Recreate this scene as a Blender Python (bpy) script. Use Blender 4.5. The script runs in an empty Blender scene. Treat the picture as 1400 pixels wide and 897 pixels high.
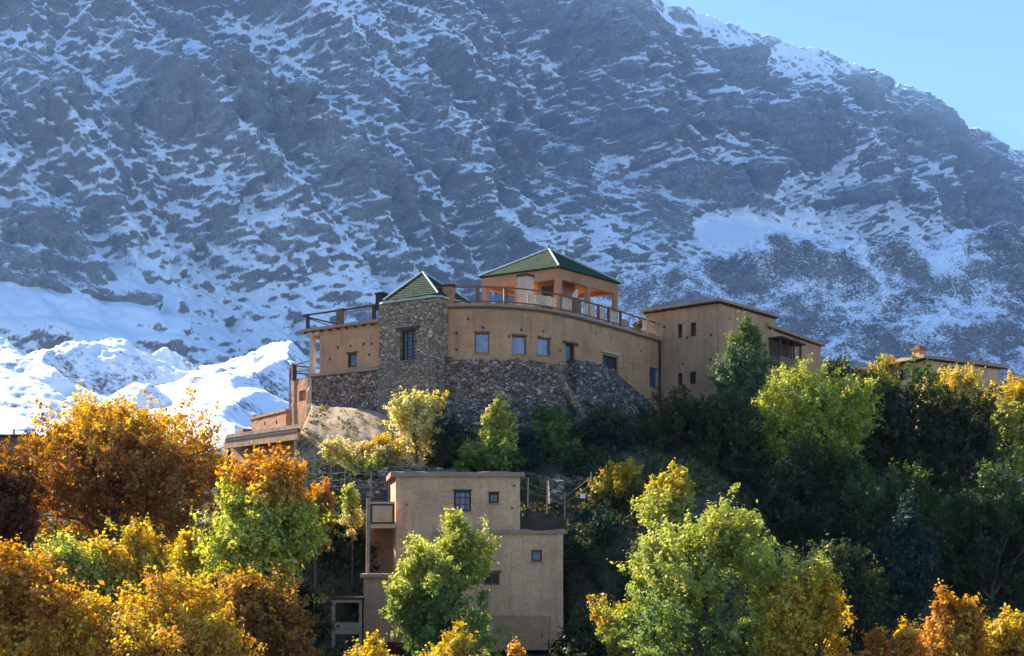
import bpy, math, random
import numpy as np
from mathutils import Vector

scene = bpy.context.scene
COL = scene.collection
R = math.radians

# ------------------------------------------------------------------ camera
FPX, HZ, CU = 1600.0, 740.0, 700.0          # focal length and horizon, in photo pixels (1400 wide)
cam_d = bpy.data.cameras.new("camera")
cam = bpy.data.objects.new("camera", cam_d)
COL.objects.link(cam)
cam.location = (0, 0, 0)
cam.rotation_euler = (R(90), 0, 0)
cam_d.sensor_width = 36.0
cam_d.lens = 36.0 * FPX / 1400.0
cam_d.shift_y = (HZ - 448.5) / 1400.0
cam_d.clip_start = 0.5
cam_d.clip_end = 40000.0
scene.camera = cam

# ------------------------------------------------------------------ light
SUN_DIR = Vector((-0.67, 0.56, 0.57)).normalized()      # towards the sun: left, a little behind the village
SUN_EL = math.asin(SUN_DIR.z)
SUN_AZ = math.atan2(SUN_DIR.x, SUN_DIR.y)
sun_d = bpy.data.lights.new("sun", 'SUN')
sun_d.energy = 5.0
sun_d.angle = R(0.5)
sun_d.color = (1.0, 0.90, 0.76)
sun = bpy.data.objects.new("sun", sun_d)
COL.objects.link(sun)
sun.location = (-100, 70, 120)
sun.rotation_euler = (-SUN_DIR).to_track_quat('-Z', 'Y').to_euler()

world = bpy.data.worlds.new("World")
scene.world = world
world.use_nodes = True
wn = world.node_tree.nodes
sky = wn.new('ShaderNodeTexSky')
sky.sky_type = 'NISHITA'
sky.sun_disc = False
sky.sun_elevation = SUN_EL
sky.sun_rotation = SUN_AZ
sky.altitude = 3000
sky.air_density = 1.0
sky.dust_density = 0.05
sky.ozone_density = 4.0
wn['Background'].inputs['Strength'].default_value = 0.10
world.node_tree.links.new(sky.outputs[0], wn['Background'].inputs['Color'])

vs = scene.view_settings
vs.view_transform = 'Standard'
vs.look = 'None'
vs.gamma = 1.0
vs.use_curve_mapping = False
vs.exposure = 1.95

scene.render.engine = 'CYCLES'
cy = scene.cycles
cy.max_bounces = 6
cy.diffuse_bounces = 3
cy.glossy_bounces = 2
cy.transmission_bounces = 4
cy.transparent_max_bounces = 8
cy.volume_bounces = 0
cy.use_denoising = True

# ------------------------------------------------------------------ helpers
def W(u, v, Y):
    """photo pixel + distance -> point of the place"""
    return Vector(((u - CU) / FPX * Y, Y, (HZ - v) / FPX * Y))

def XY(u, Y):
    return ((u - CU) / FPX * Y, Y)

def tag(o, label=None, cat=None, group=None, kind=None):
    if label: o['label'] = label
    if cat: o['category'] = cat
    if group: o['group'] = group
    if kind: o['kind'] = kind
    return o

def thing(name, label, cat, loc, group=None):
    o = bpy.data.objects.new(name, None)
    o.empty_display_size = 0.3
    COL.objects.link(o)
    o.location = loc
    return tag(o, label, cat, group)

def world_off(p):
    v = Vector((0, 0, 0))
    while p is not None:
        v += Vector(p.location)
        p = p.parent
    return v

def link_np(name, V, F, mat, parent=None, smooth=False, attr=None):
    """V (n,3) array in world coordinates, F list / (m,4) array of faces"""
    V = np.asarray(V, dtype=np.float64)
    if parent is not None:
        o_ = world_off(parent)
        V = V - np.array([o_.x, o_.y, o_.z])
    me = bpy.data.meshes.new(name)
    if isinstance(F, np.ndarray):
        m, k = F.shape
        me.vertices.add(len(V)); me.vertices.foreach_set('co', V.astype(np.float32).ravel())
        me.loops.add(m * k); me.loops.foreach_set('vertex_index', F.astype(np.int32).ravel())
        me.polygons.add(m)
        me.polygons.foreach_set('loop_start', np.arange(0, m * k, k, dtype=np.int32))
        me.polygons.foreach_set('loop_total', np.full(m, k, dtype=np.int32))
        me.update(calc_edges=True)
    else:
        me.from_pydata([tuple(v) for v in V], [], F)
        me.update()
    me.polygons.foreach_set('use_smooth', np.full(len(me.polygons), bool(smooth)))
    if attr is not None:
        ca = me.attributes.new('tint', 'FLOAT_COLOR', 'POINT')
        ca.data.foreach_set('color', attr.astype(np.float32).ravel())
    me.materials.append(mat)
    o = bpy.data.objects.new(name, me)
    COL.objects.link(o)
    if parent is not None:
        o.parent = parent
    return o

class MB:
    def __init__(s): s.v = []; s.f = []
    def quad(s, a, b, c, d):
        n = len(s.v); s.v += [Vector(a), Vector(b), Vector(c), Vector(d)]; s.f.append((n, n+1, n+2, n+3))
    def hexa(s, b, t):
        """bottom 4 points counter-clockwise from above, top 4 points"""
        n = len(s.v); s.v += [Vector(p) for p in b] + [Vector(p) for p in t]
        s.f += [(n+3, n+2, n+1, n), (n+4, n+5, n+6, n+7)]
        for i in range(4):
            j = (i + 1) % 4
            s.f.append((n+i, n+j, n+4+j, n+4+i))
    def prism(s, poly, z0, z1):
        """poly: plan points counter-clockwise"""
        a = sum(poly[i][0]*poly[(i+1) % len(poly)][1] - poly[(i+1) % len(poly)][0]*poly[i][1] for i in range(len(poly)))
        if a < 0: poly = poly[::-1]
        k = len(poly); n = len(s.v)
        s.v += [Vector((p[0], p[1], z0)) for p in poly] + [Vector((p[0], p[1], z1)) for p in poly]
        s.f.append(tuple(range(n + k - 1, n - 1, -1))); s.f.append(tuple(range(n + k, n + 2*k)))
        for i in range(k):
            j = (i + 1) % k
            s.f.append((n+i, n+j, n+k+j, n+k+i))
    def beam(s, p, q, w, h, up=(0, 0, 1)):
        p = Vector(p); q = Vector(q); d = (q - p)
        if d.length < 1e-6: return
        d.normalize(); up = Vector(up)
        if abs(d.dot(up)) > 0.95: up = Vector((0, 1, 0))
        x = d.cross(up).normalized() * (w / 2); y = x.cross(d).normalized() * (h / 2)
        b = [p - x - y, p + x - y, p + x + y, p - x + y]
        t = [q - x - y, q + x - y, q + x + y, q - x + y]
        n = len(s.v); s.v += b + t
        s.f += [(n, n+1, n+2, n+3), (n+7, n+6, n+5, n+4)]
        for i in range(4):
            j = (i + 1) % 4
            s.f.append((n+j, n+i, n+4+i, n+4+j))
    def box(s, c, sx, sy, z0, z1, ax=(1, 0)):
        """box on centre c (plan) with half sizes along ax and across it"""
        ux = Vector((ax[0], ax[1], 0)).normalized(); uy = Vector((-ux.y, ux.x, 0))
        c = Vector((c[0], c[1], 0))
        P = [c - ux*sx - uy*sy, c + ux*sx - uy*sy, c + ux*sx + uy*sy, c - ux*sx + uy*sy]
        s.hexa([(p.x, p.y, z0) for p in P], [(p.x, p.y, z1) for p in P])
    def tube(s, pts, rads, k=6):
        n = len(s.v); pts = [Vector(p) for p in pts]
        for i, p in enumerate(pts):
            d = (pts[min(i+1, len(pts)-1)] - pts[max(i-1, 0)])
            d = d.normalized() if d.length > 1e-6 else Vector((0, 0, 1))
            a = d.cross(Vector((0.3, 0.9, 0.1))).normalized(); b = d.cross(a)
            for j in range(k):
                t = 2*math.pi*j/k
                s.v.append(p + (a*math.cos(t) + b*math.sin(t))*rads[i])
        for i in range(len(pts)-1):
            for j in range(k):
                j2 = (j+1) % k
                s.f.append((n+i*k+j, n+i*k+j2, n+(i+1)*k+j2, n+(i+1)*k+j))
        s.f.append(tuple(n+(len(pts)-1)*k+j for j in range(k)))
    def build(s, name, mat, parent=None, smooth=False):
        return link_np(name, np.array([tuple(v) for v in s.v]), s.f, mat, parent, smooth)

# ---- noise on numpy arrays
def _hash(ix, iy, seed):
    h = (ix.astype(np.int64)*374761393 + iy.astype(np.int64)*668265263 + seed*974634811) & 0xffffffff
    h = ((h ^ (h >> 13))*1274126177) & 0xffffffff
    return ((h ^ (h >> 16)) & 0xffffff).astype(np.float64)/float(0xffffff)
def perlin(x, y, seed=0):
    x = np.asarray(x, float); y = np.asarray(y, float)
    ix = np.floor(x); iy = np.floor(y); fx = x-ix; fy = y-iy
    u = fx*fx*fx*(fx*(fx*6-15)+10); v = fy*fy*fy*(fy*(fy*6-15)+10)
    def g(dx, dy):
        a = _hash(ix+dx, iy+dy, seed)*2*math.pi
        return np.cos(a)*(fx-dx) + np.sin(a)*(fy-dy)
    return ((g(0, 0)*(1-u)+g(1, 0)*u)*(1-v) + (g(0, 1)*(1-u)+g(1, 1)*u)*v)*1.5
def fbm(x, y, seed=0, octv=5, gain=0.5):
    r = 0; a = 1.0; f = 1.0
    for i in range(octv):
        r = r + a*perlin(x*f, y*f, seed+i*17); a *= gain; f *= 2.03
    return r
def ridged(x, y, seed=0, octv=4, gain=0.5):
    r = 0; a = 1.0; f = 1.0
    for i in range(octv):
        r = r + a*(1-2*np.abs(perlin(x*f, y*f, seed+i*29))); a *= gain; f *= 2.07
    return r
def sstep(a, b, x):
    t = np.clip((np.asarray(x, float)-a)/(b-a), 0, 1)
    return t*t*(3-2*t)

# ------------------------------------------------------------------ materials
class NT:
    def __init__(s, name):
        s.m = bpy.data.materials.new(name); s.m.use_nodes = True
        s.t = s.m.node_tree; s.n = s.t.nodes
        s.b = s.n['Principled BSDF']; s.out = s.n['Material Output']
        s.b.inputs['Specular IOR Level'].default_value = 0.25
        s.co = s.n.new('ShaderNodeTexCoord').outputs['Object']
    def l(s, a, b): s.t.links.new(a, b)
    def inp(s, sock, val):
        if isinstance(val, bpy.types.NodeSocket): s.l(val, sock)
        else: sock.default_value = val
    def map(s, scale=(1, 1, 1), rot=(0, 0, 0), co=None):
        m = s.n.new('ShaderNodeMapping'); m.inputs['Scale'].default_value = scale; m.inputs['Rotation'].default_value = rot
        s.l(co or s.co, m.inputs['Vector']); return m.outputs[0]
    def noise(s, scale, detail=4, rough=0.55, co=None, dist=0.0):
        n = s.n.new('ShaderNodeTexNoise'); n.inputs['Scale'].default_value = scale
        n.inputs['Detail'].default_value = detail; n.inputs['Roughness'].default_value = rough
        n.inputs['Distortion'].default_value = dist
        s.l(co or s.co, n.inputs['Vector']); return n.outputs['Fac']
    def vor(s, scale, co=None, feature='F1', rnd=1.0):
        n = s.n.new('ShaderNodeTexVoronoi'); n.feature = feature
        n.inputs['Scale'].default_value = scale; n.inputs['Randomness'].default_value = rnd
        s.l(co or s.co, n.inputs['Vector']); return n
    def ramp(s, fac, stops):
        n = s.n.new('ShaderNodeValToRGB'); e = n.color_ramp.elements
        while len(e) < len(stops): e.new(0.5)
        for i, (p, c) in enumerate(stops):
            e[i].position = p; e[i].color = c if len(c) == 4 else (*c, 1)
        s.l(fac, n.inputs[0]); return n.outputs[0]
    def math(s, op, a, b=0.0, c=0.0, clamp=False):
        n = s.n.new('ShaderNodeMath'); n.operation = op; n.use_clamp = clamp
        s.inp(n.inputs[0], a); s.inp(n.inputs[1], b); s.inp(n.inputs[2], c); return n.outputs[0]
    def mix(s, fac, a, b, mode='MIX'):
        n = s.n.new('ShaderNodeMix'); n.data_type = 'RGBA'; n.blend_type = mode
        s.inp(n.inputs[0], fac)
        for k, v in ((6, a), (7, b)):
            if isinstance(v, bpy.types.NodeSocket): s.l(v, n.inputs[k])
            else: n.inputs[k].default_value = v if len(v) == 4 else (*v, 1)
        return n.outputs[2]
    def bump(s, h, strength=0.5, dist=0.05, normal=None):
        n = s.n.new('ShaderNodeBump'); n.inputs['Strength'].default_value = strength
        n.inputs['Distance'].default_value = dist; s.l(h, n.inputs['Height'])
        if normal is not None: s.l(normal, n.inputs['Normal'])
        return n.outputs[0]
    def done(s, col=None, rough=0.9, normal=None):
        if col is not None: s.inp(s.b.inputs['Base Color'], col if isinstance(col, bpy.types.NodeSocket) else (*col[:3], 1))
        s.inp(s.b.inputs['Roughness'], rough)
        if normal is not None: s.l(normal, s.b.inputs['Normal'])
        return s.m

def sc(c, k): return tuple(min(1.0, x*k) for x in c[:3])

def plaster(name, c, stain=0.75, warm=(0.42, 0.24, 0.13)):
    t = NT(name)
    big = t.noise(0.35, 5, 0.6)
    col = t.ramp(big, [(0.3, sc(c, 0.68)), (0.5, c), (0.72, sc(c, 1.22))])
    streak = t.noise(1.0, 5, 0.65, co=t.map((2.2, 2.2, 0.22)))
    col = t.mix(t.ramp(streak, [(0.46, (0, 0, 0)), (0.72, (stain, stain, stain))]), col, sc(c, 0.58))
    patch = t.noise(0.9, 6, 0.7, dist=0.8)
    col = t.mix(t.ramp(patch, [(0.53, (0, 0, 0)), (0.64, (0.6, 0.6, 0.6))]), col, sc(warm, 1.3))
    damp = t.noise(0.55, 6, 0.72, dist=1.2, co=t.map((1, 1, 0.8), (0.3, 0.2, 0.9)))
    col = t.mix(t.ramp(damp, [(0.57, (0, 0, 0)), (0.72, (0.65, 0.65, 0.65))]), col, (c[0]*0.40, c[1]*0.40, c[2]*0.46))
    crack = t.vor(0.8, co=t.map((1, 1, 1.2)), feature='DISTANCE_TO_EDGE').outputs['Distance']
    col = t.mix(t.ramp(crack, [(0.0, (0.4, 0.4, 0.4)), (0.012, (0, 0, 0))]), col, sc(c, 0.4))
    lift = t.noise(1.0, 3, 0.6, co=t.map((0.25, 0.25, 1.5)))       # rammed-earth courses
    col = t.mix(t.ramp(lift, [(0.5, (0, 0, 0)), (0.66, (0.22, 0.22, 0.22))]), col, sc(c, 0.66))
    fine = t.noise(9, 6, 0.7)
    col = t.mix(t.ramp(fine, [(0.38, (0.42, 0.42, 0.42)), (0.58, (0, 0, 0))]), col, sc(c, 0.5))
    nb = t.bump(fine, 0.8, 0.10)
    nb = t.bump(t.noise(1.6, 4, 0.6), 0.45, 0.25, nb)
    return t.done(col, 0.95, nb)

def stonework(name, cols, scale=3.2, mortar=(0.10, 0.085, 0.07), zs=1.5, tint=0.0):
    t = NT(name)
    co = t.map((1, 1, zs))
    warp = t.n.new('ShaderNodeVectorMath'); warp.operation = 'MULTIPLY_ADD'
    nz = t.n.new('ShaderNodeTexNoise'); nz.inputs['Scale'].default_value = 2.5; t.l(t.co, nz.inputs['Vector'])
    t.l(nz.outputs['Color'], warp.inputs[0]); warp.inputs[1].default_value = (0.75, 0.75, 0.75); t.l(co, warp.inputs[2])
    v = t.vor(scale, warp.outputs[0]); e = t.vor(scale, warp.outputs[0], 'DISTANCE_TO_EDGE')
    r = t.n.new('ShaderNodeSeparateColor'); t.l(v.outputs['Color'], r.inputs[0])
    n = len(cols)
    col = t.ramp(r.outputs[0], [(i/(n-1)*0.96+0.02, c) for i, c in enumerate(cols)])
    fine = t.noise(14, 5, 0.7)
    col = t.mix(t.ramp(fine, [(0.3, (0.3, 0.3, 0.3)), (0.6, (0, 0, 0))]), col, mortar)
    col = t.mix(t.ramp(t.noise(0.4, 4), [(0.45, (0, 0, 0)), (0.7, (0.25, 0.25, 0.25))]), col, (0.10, 0.075, 0.06))
    edge = t.ramp(e.outputs['Distance'], [(0.0, (0.0, 0.0, 0.0)), (0.10, (1, 1, 1))])
    col = t.mix(edge, mortar, col)
    hgt = t.math('ADD', edge, t.math('MULTIPLY', r.outputs[1], 0.7))
    nb = t.bump(hgt, 0.9, 0.12); nb = t.bump(fine, 0.4, 0.04, nb)
    return t.done(col, 0.95, nb)

def woodm(name, c, rough=0.75):
    t = NT(name)
    g = t.noise(5, 5, 0.65, co=t.map((1, 1, 1)))
    col = t.ramp(g, [(0.3, sc(c, 0.6)), (0.55, c), (0.75, sc(c, 1.35))])
    return t.done(col, rough, t.bump(t.noise(22, 4), 0.3, 0.02))

def plain(name, c, rough=0.8, var=0.25):
    t = NT(name)
    n = t.noise(3.0, 5, 0.6)
    col = t.ramp(n, [(0.3, sc(c, 1-var)), (0.7, sc(c, 1+var))])
    return t.done(col, rough, t.bump(t.noise(18, 4), 0.25, 0.02))

def tilem(name, c):
    t = NT(name)
    w = t.n.new('ShaderNodeTexWave'); w.wave_type = 'BANDS'; w.bands_direction = 'Z'
    w.inputs['Scale'].default_value = 1.6; w.inputs['Distortion'].default_value = 1.2; w.inputs['Detail'].default_value = 3
    t.l(t.co, w.inputs['Vector'])
    v = t.vor(5.0, t.map((1, 1, 1.6)))
    r = t.n.new('ShaderNodeSeparateColor'); t.l(v.outputs['Color'], r.inputs[0])
    col = t.ramp(r.outputs[0], [(0.0, sc(c, 0.55)), (0.5, c), (0.85, sc(c, 1.4)), (1.0, (0.055, 0.065, 0.035))])
    col = t.mix(t.ramp(t.noise(0.8, 4), [(0.4, (0, 0, 0)), (0.7, (0.6, 0.6, 0.6))]), col, (0.04, 0.055, 0.028))
    nb = t.bump(w.outputs['Fac'], 0.6, 0.06); nb = t.bump(v.outputs['Distance'], 0.4, 0.05, nb)
    t.b.inputs['Specular IOR Level'].default_value = 0.08
    return t.done(col, 0.85, nb)

def glassm(name, c, rough=0.12, spec=0.6):
    t = NT(name)
    col = t.ramp(t.noise(1.2, 2), [(0.3, sc(c, 0.7)), (0.7, sc(c, 1.25))])
    t.b.inputs['Specular IOR Level'].default_value = spec
    return t.done(col, rough)

def leafm(name, trans=0.45):
    t = NT(name)
    a = t.n.new('ShaderNodeAttribute'); a.attribute_name = 'tint'
    d = t.n.new('ShaderNodeBsdfDiffuse'); tr = t.n.new('ShaderNodeBsdfTranslucent')
    g = t.n.new('ShaderNodeBsdfGlossy'); g.inputs['Roughness'].default_value = 0.5
    t.l(a.outputs['Color'], d.inputs[0])
    hs = t.n.new('ShaderNodeHueSaturation'); hs.inputs['Saturation'].default_value = 1.15; hs.inputs['Value'].default_value = 1.25
    t.l(a.outputs['Color'], hs.inputs['Color']); t.l(hs.outputs[0], tr.inputs[0])
    m1 = t.n.new('ShaderNodeMixShader'); m1.inputs[0].default_value = trans
    t.l(d.outputs[0], m1.inputs[1]); t.l(tr.outputs[0], m1.inputs[2])
    m2 = t.n.new('ShaderNodeMixShader'); m2.inputs[0].default_value = 0.03
    t.l(m1.outputs[0], m2.inputs[1]); t.l(g.outputs[0], m2.inputs[2])
    t.l(m2.outputs[0], t.out.inputs['Surface'])
    t.n.remove(t.b)
    return t.m

def snowrock(name, thr, rockc, fine=1.0, streak=0.0, low=0.0, dust=0.3):
    """bare rock with snow lying where the ground is not too steep"""
    t = NT(name)
    geo = t.n.new('ShaderNodeNewGeometry')
    sep = t.n.new('ShaderNodeSeparateXYZ'); t.l(geo.outputs['Normal'], sep.inputs[0])
    nz = sep.outputs['Z']
    n1 = t.noise(0.0035, 6, 0.62)
    n2 = t.noise(0.035*fine, 8, 0.72)
    n3 = t.noise(0.12*fine, 6, 0.75)
    f = t.math('MULTIPLY_ADD', t.math('SUBTRACT', n1, 0.5), 0.4, nz)
    n0 = t.noise(0.011, 6, 0.65, co=t.map((1, 1, 1), (0.0, 0.5, 0.0)))
    f = t.math('MULTIPLY_ADD', t.math('SUBTRACT', n0, 0.5), 0.45, f)
    f = t.math('MULTIPLY_ADD', t.math('SUBTRACT', n2, 0.5), 0.95, f)
    f = t.math('MULTIPLY_ADD', t.math('SUBTRACT', n3, 0.5), 1.9, f)
    at = t.n.new('ShaderNodeAttribute'); at.attribute_name = 'snow_bias'; f = t.math('ADD', f, at.outputs['Fac'])
    pz = t.n.new('ShaderNodeSeparateXYZ'); t.l(t.co, pz.inputs[0])
    if low:             # more of it towards the foot of the slope
        mr = t.n.new('ShaderNodeMapRange'); mr.inputs[1].default_value = 1250; mr.inputs[2].default_value = 250; mr.inputs[3].default_value = 0.0; mr.inputs[4].default_value = low
        t.l(pz.outputs['Z'], mr.inputs[0]); f = t.math('ADD', f, mr.outputs[0])
    if streak:          # snow lying in the fall-line gullies
        st = t.noise(1.0, 7, 0.68, co=t.map((0.020, 0.020, 0.0042), (0, 0.42, -0.53)))
        f = t.math('MULTIPLY_ADD', t.math('SUBTRACT', st, 0.5), streak, f)
    snow = t.ramp(t.math('SUBTRACT', f, thr - 0.5), [(0.34, (0, 0, 0)), (0.70, (1, 1, 1))])
    rn = t.noise(0.02, 8, 0.7)
    rc = t.ramp(rn, [(0.3, sc(rockc, 0.42)), (0.5, rockc), (0.68, sc(rockc, 1.5))])
    rc = t.mix(t.ramp(t.noise(0.075, 7, 0.8, co=t.map((1, 1, 1.6))), [(0.40, (0.75, 0.75, 0.75)), (0.55, (0, 0, 0))]), rc, sc(rockc, 0.25))
    band = t.noise(1.0, 5, 0.6, co=t.map((0.0022, 0.0022, 0.022), (0.30, -0.22, 0)))
    rc = t.mix(t.ramp(band, [(0.42, (0, 0, 0)), (0.58, (0.75, 0.75, 0.75))]), rc, (rockc[0]*0.62, rockc[1]*0.48, rockc[2]*0.42))
    rc = t.mix(t.ramp(n3, [(0.42, (0, 0, 0)), (0.68, (dust, dust, dust))]), rc, (0.78, 0.80, 0.83))   # thin dusting between the stones
    col = t.mix(snow, rc, (0.80, 0.82, 0.85))
    nb = t.bump(n2, 0.8, 14.0); nb = t.bump(n3, 0.7, 4.0, nb)
    mixn = t.n.new('ShaderNodeMix'); mixn.data_type = 'VECTOR'
    t.l(snow, mixn.inputs[0]); t.l(nb, mixn.inputs[4]); t.l(t.bump(n2, 0.35, 10.0), mixn.inputs[5])
    return t.done(col, 0.9, mixn.outputs[1])

M = {}
M['plaster'] = plaster('earth_plaster', (0.60, 0.32, 0.155), 0.8, (0.55, 0.26, 0.11))
M['plaster_dull'] = plaster('grey_earth_plaster', (0.54, 0.31, 0.165), 0.7)
M['plaster_pink'] = plaster('pink_earth_plaster', (0.80, 0.465, 0.245), 0.8, (0.60, 0.33, 0.16))
M['plaster_orange'] = plaster('orange_plaster', (0.52, 0.25, 0.12), 0.25, (0.5, 0.25, 0.12))
M['plaster_pale'] = plaster('pale_plaster', (0.58, 0.45, 0.31), 0.3, (0.5, 0.35, 0.2))
M['plaster_grey'] = stonework('rendered_rubble', [(0.19, 0.14, 0.095), (0.27, 0.205, 0.14), (0.34, 0.265, 0.185)], 3.4, (0.20, 0.15, 0.105))
M['cap'] = plaster('mud_cap', (0.42, 0.29, 0.19), 0.4)
M['stone_tower'] = stonework('tower_stone', [(0.22, 0.15, 0.09), (0.34, 0.24, 0.15), (0.42, 0.31, 0.20), (0.56, 0.43, 0.29)], 3.3, (0.20, 0.145, 0.095))
M['stone_dark'] = stonework('dark_stone', [(0.12, 0.07, 0.05), (0.22, 0.135, 0.095), (0.30, 0.19, 0.135), (0.36, 0.25, 0.175), (0.56, 0.43, 0.32)], 3.8, (0.09, 0.062, 0.045))
M['stone_grey'] = stonework('grey_stone', [(0.08, 0.065, 0.055), (0.16, 0.13, 0.105), (0.23, 0.19, 0.15), (0.52, 0.44, 0.36)], 3.8, (0.07, 0.058, 0.047))
M['wood_dark'] = woodm('dark_wood', (0.075, 0.042, 0.026))
M['wood_brown'] = woodm('brown_wood', (0.20, 0.105, 0.055))
M['wood_pale'] = woodm('weathered_wood', (0.34, 0.25, 0.17))
M['wood_cream'] = woodm('cream_boards', (0.62, 0.43, 0.27))
M['tile'] = tilem('green_roof_tile', (0.018, 0.040, 0.018))
M['ridge'] = plain('ridge_mortar', (0.42, 0.44, 0.36))
M['pane'] = glassm('window_pane', (0.20, 0.22, 0.27))  # grey-blue base colour paints in the reflected pale sky
M['pane_dark'] = glassm('dark_pane', (0.03, 0.035, 0.05))
M['pane_blue'] = glassm('blue_pane', (0.05, 0.075, 0.14))
M['black'] = plain('sooty_metal', (0.02, 0.018, 0.018), 0.6)
M['cloth'] = plain('white_cloth', (0.72, 0.70, 0.67))
M['leaf'] = leafm('leaf', 0.5)
M['needle'] = leafm('needle', 0.22)
M['grass'] = leafm('grass_blade', 0.3)
M['bark'] = woodm('bark', (0.11, 0.085, 0.065), 0.95)
M['metal'] = plain('grey_wire', (0.30, 0.30, 0.30), 0.5)
M['mountain'] = snowrock('mountain_rock_snow', 0.36, (0.30, 0.265, 0.225), streak=0.35, low=0.14, dust=0.16)
M['foothill'] = snowrock('foothill_rock_snow', 0.58, (0.20, 0.165, 0.14), 1.6, dust=0.15)
# ------------------------------------------------------------------ the setting: mountain, foothills, ground, haze
def grid_faces(nr, nc):
    i = np.arange(nr-1)[:, None]*nc + np.arange(nc-1)[None, :]
    return np.stack([i, i+1, i+nc+1, i+nc], -1).reshape(-1, 4)

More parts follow.
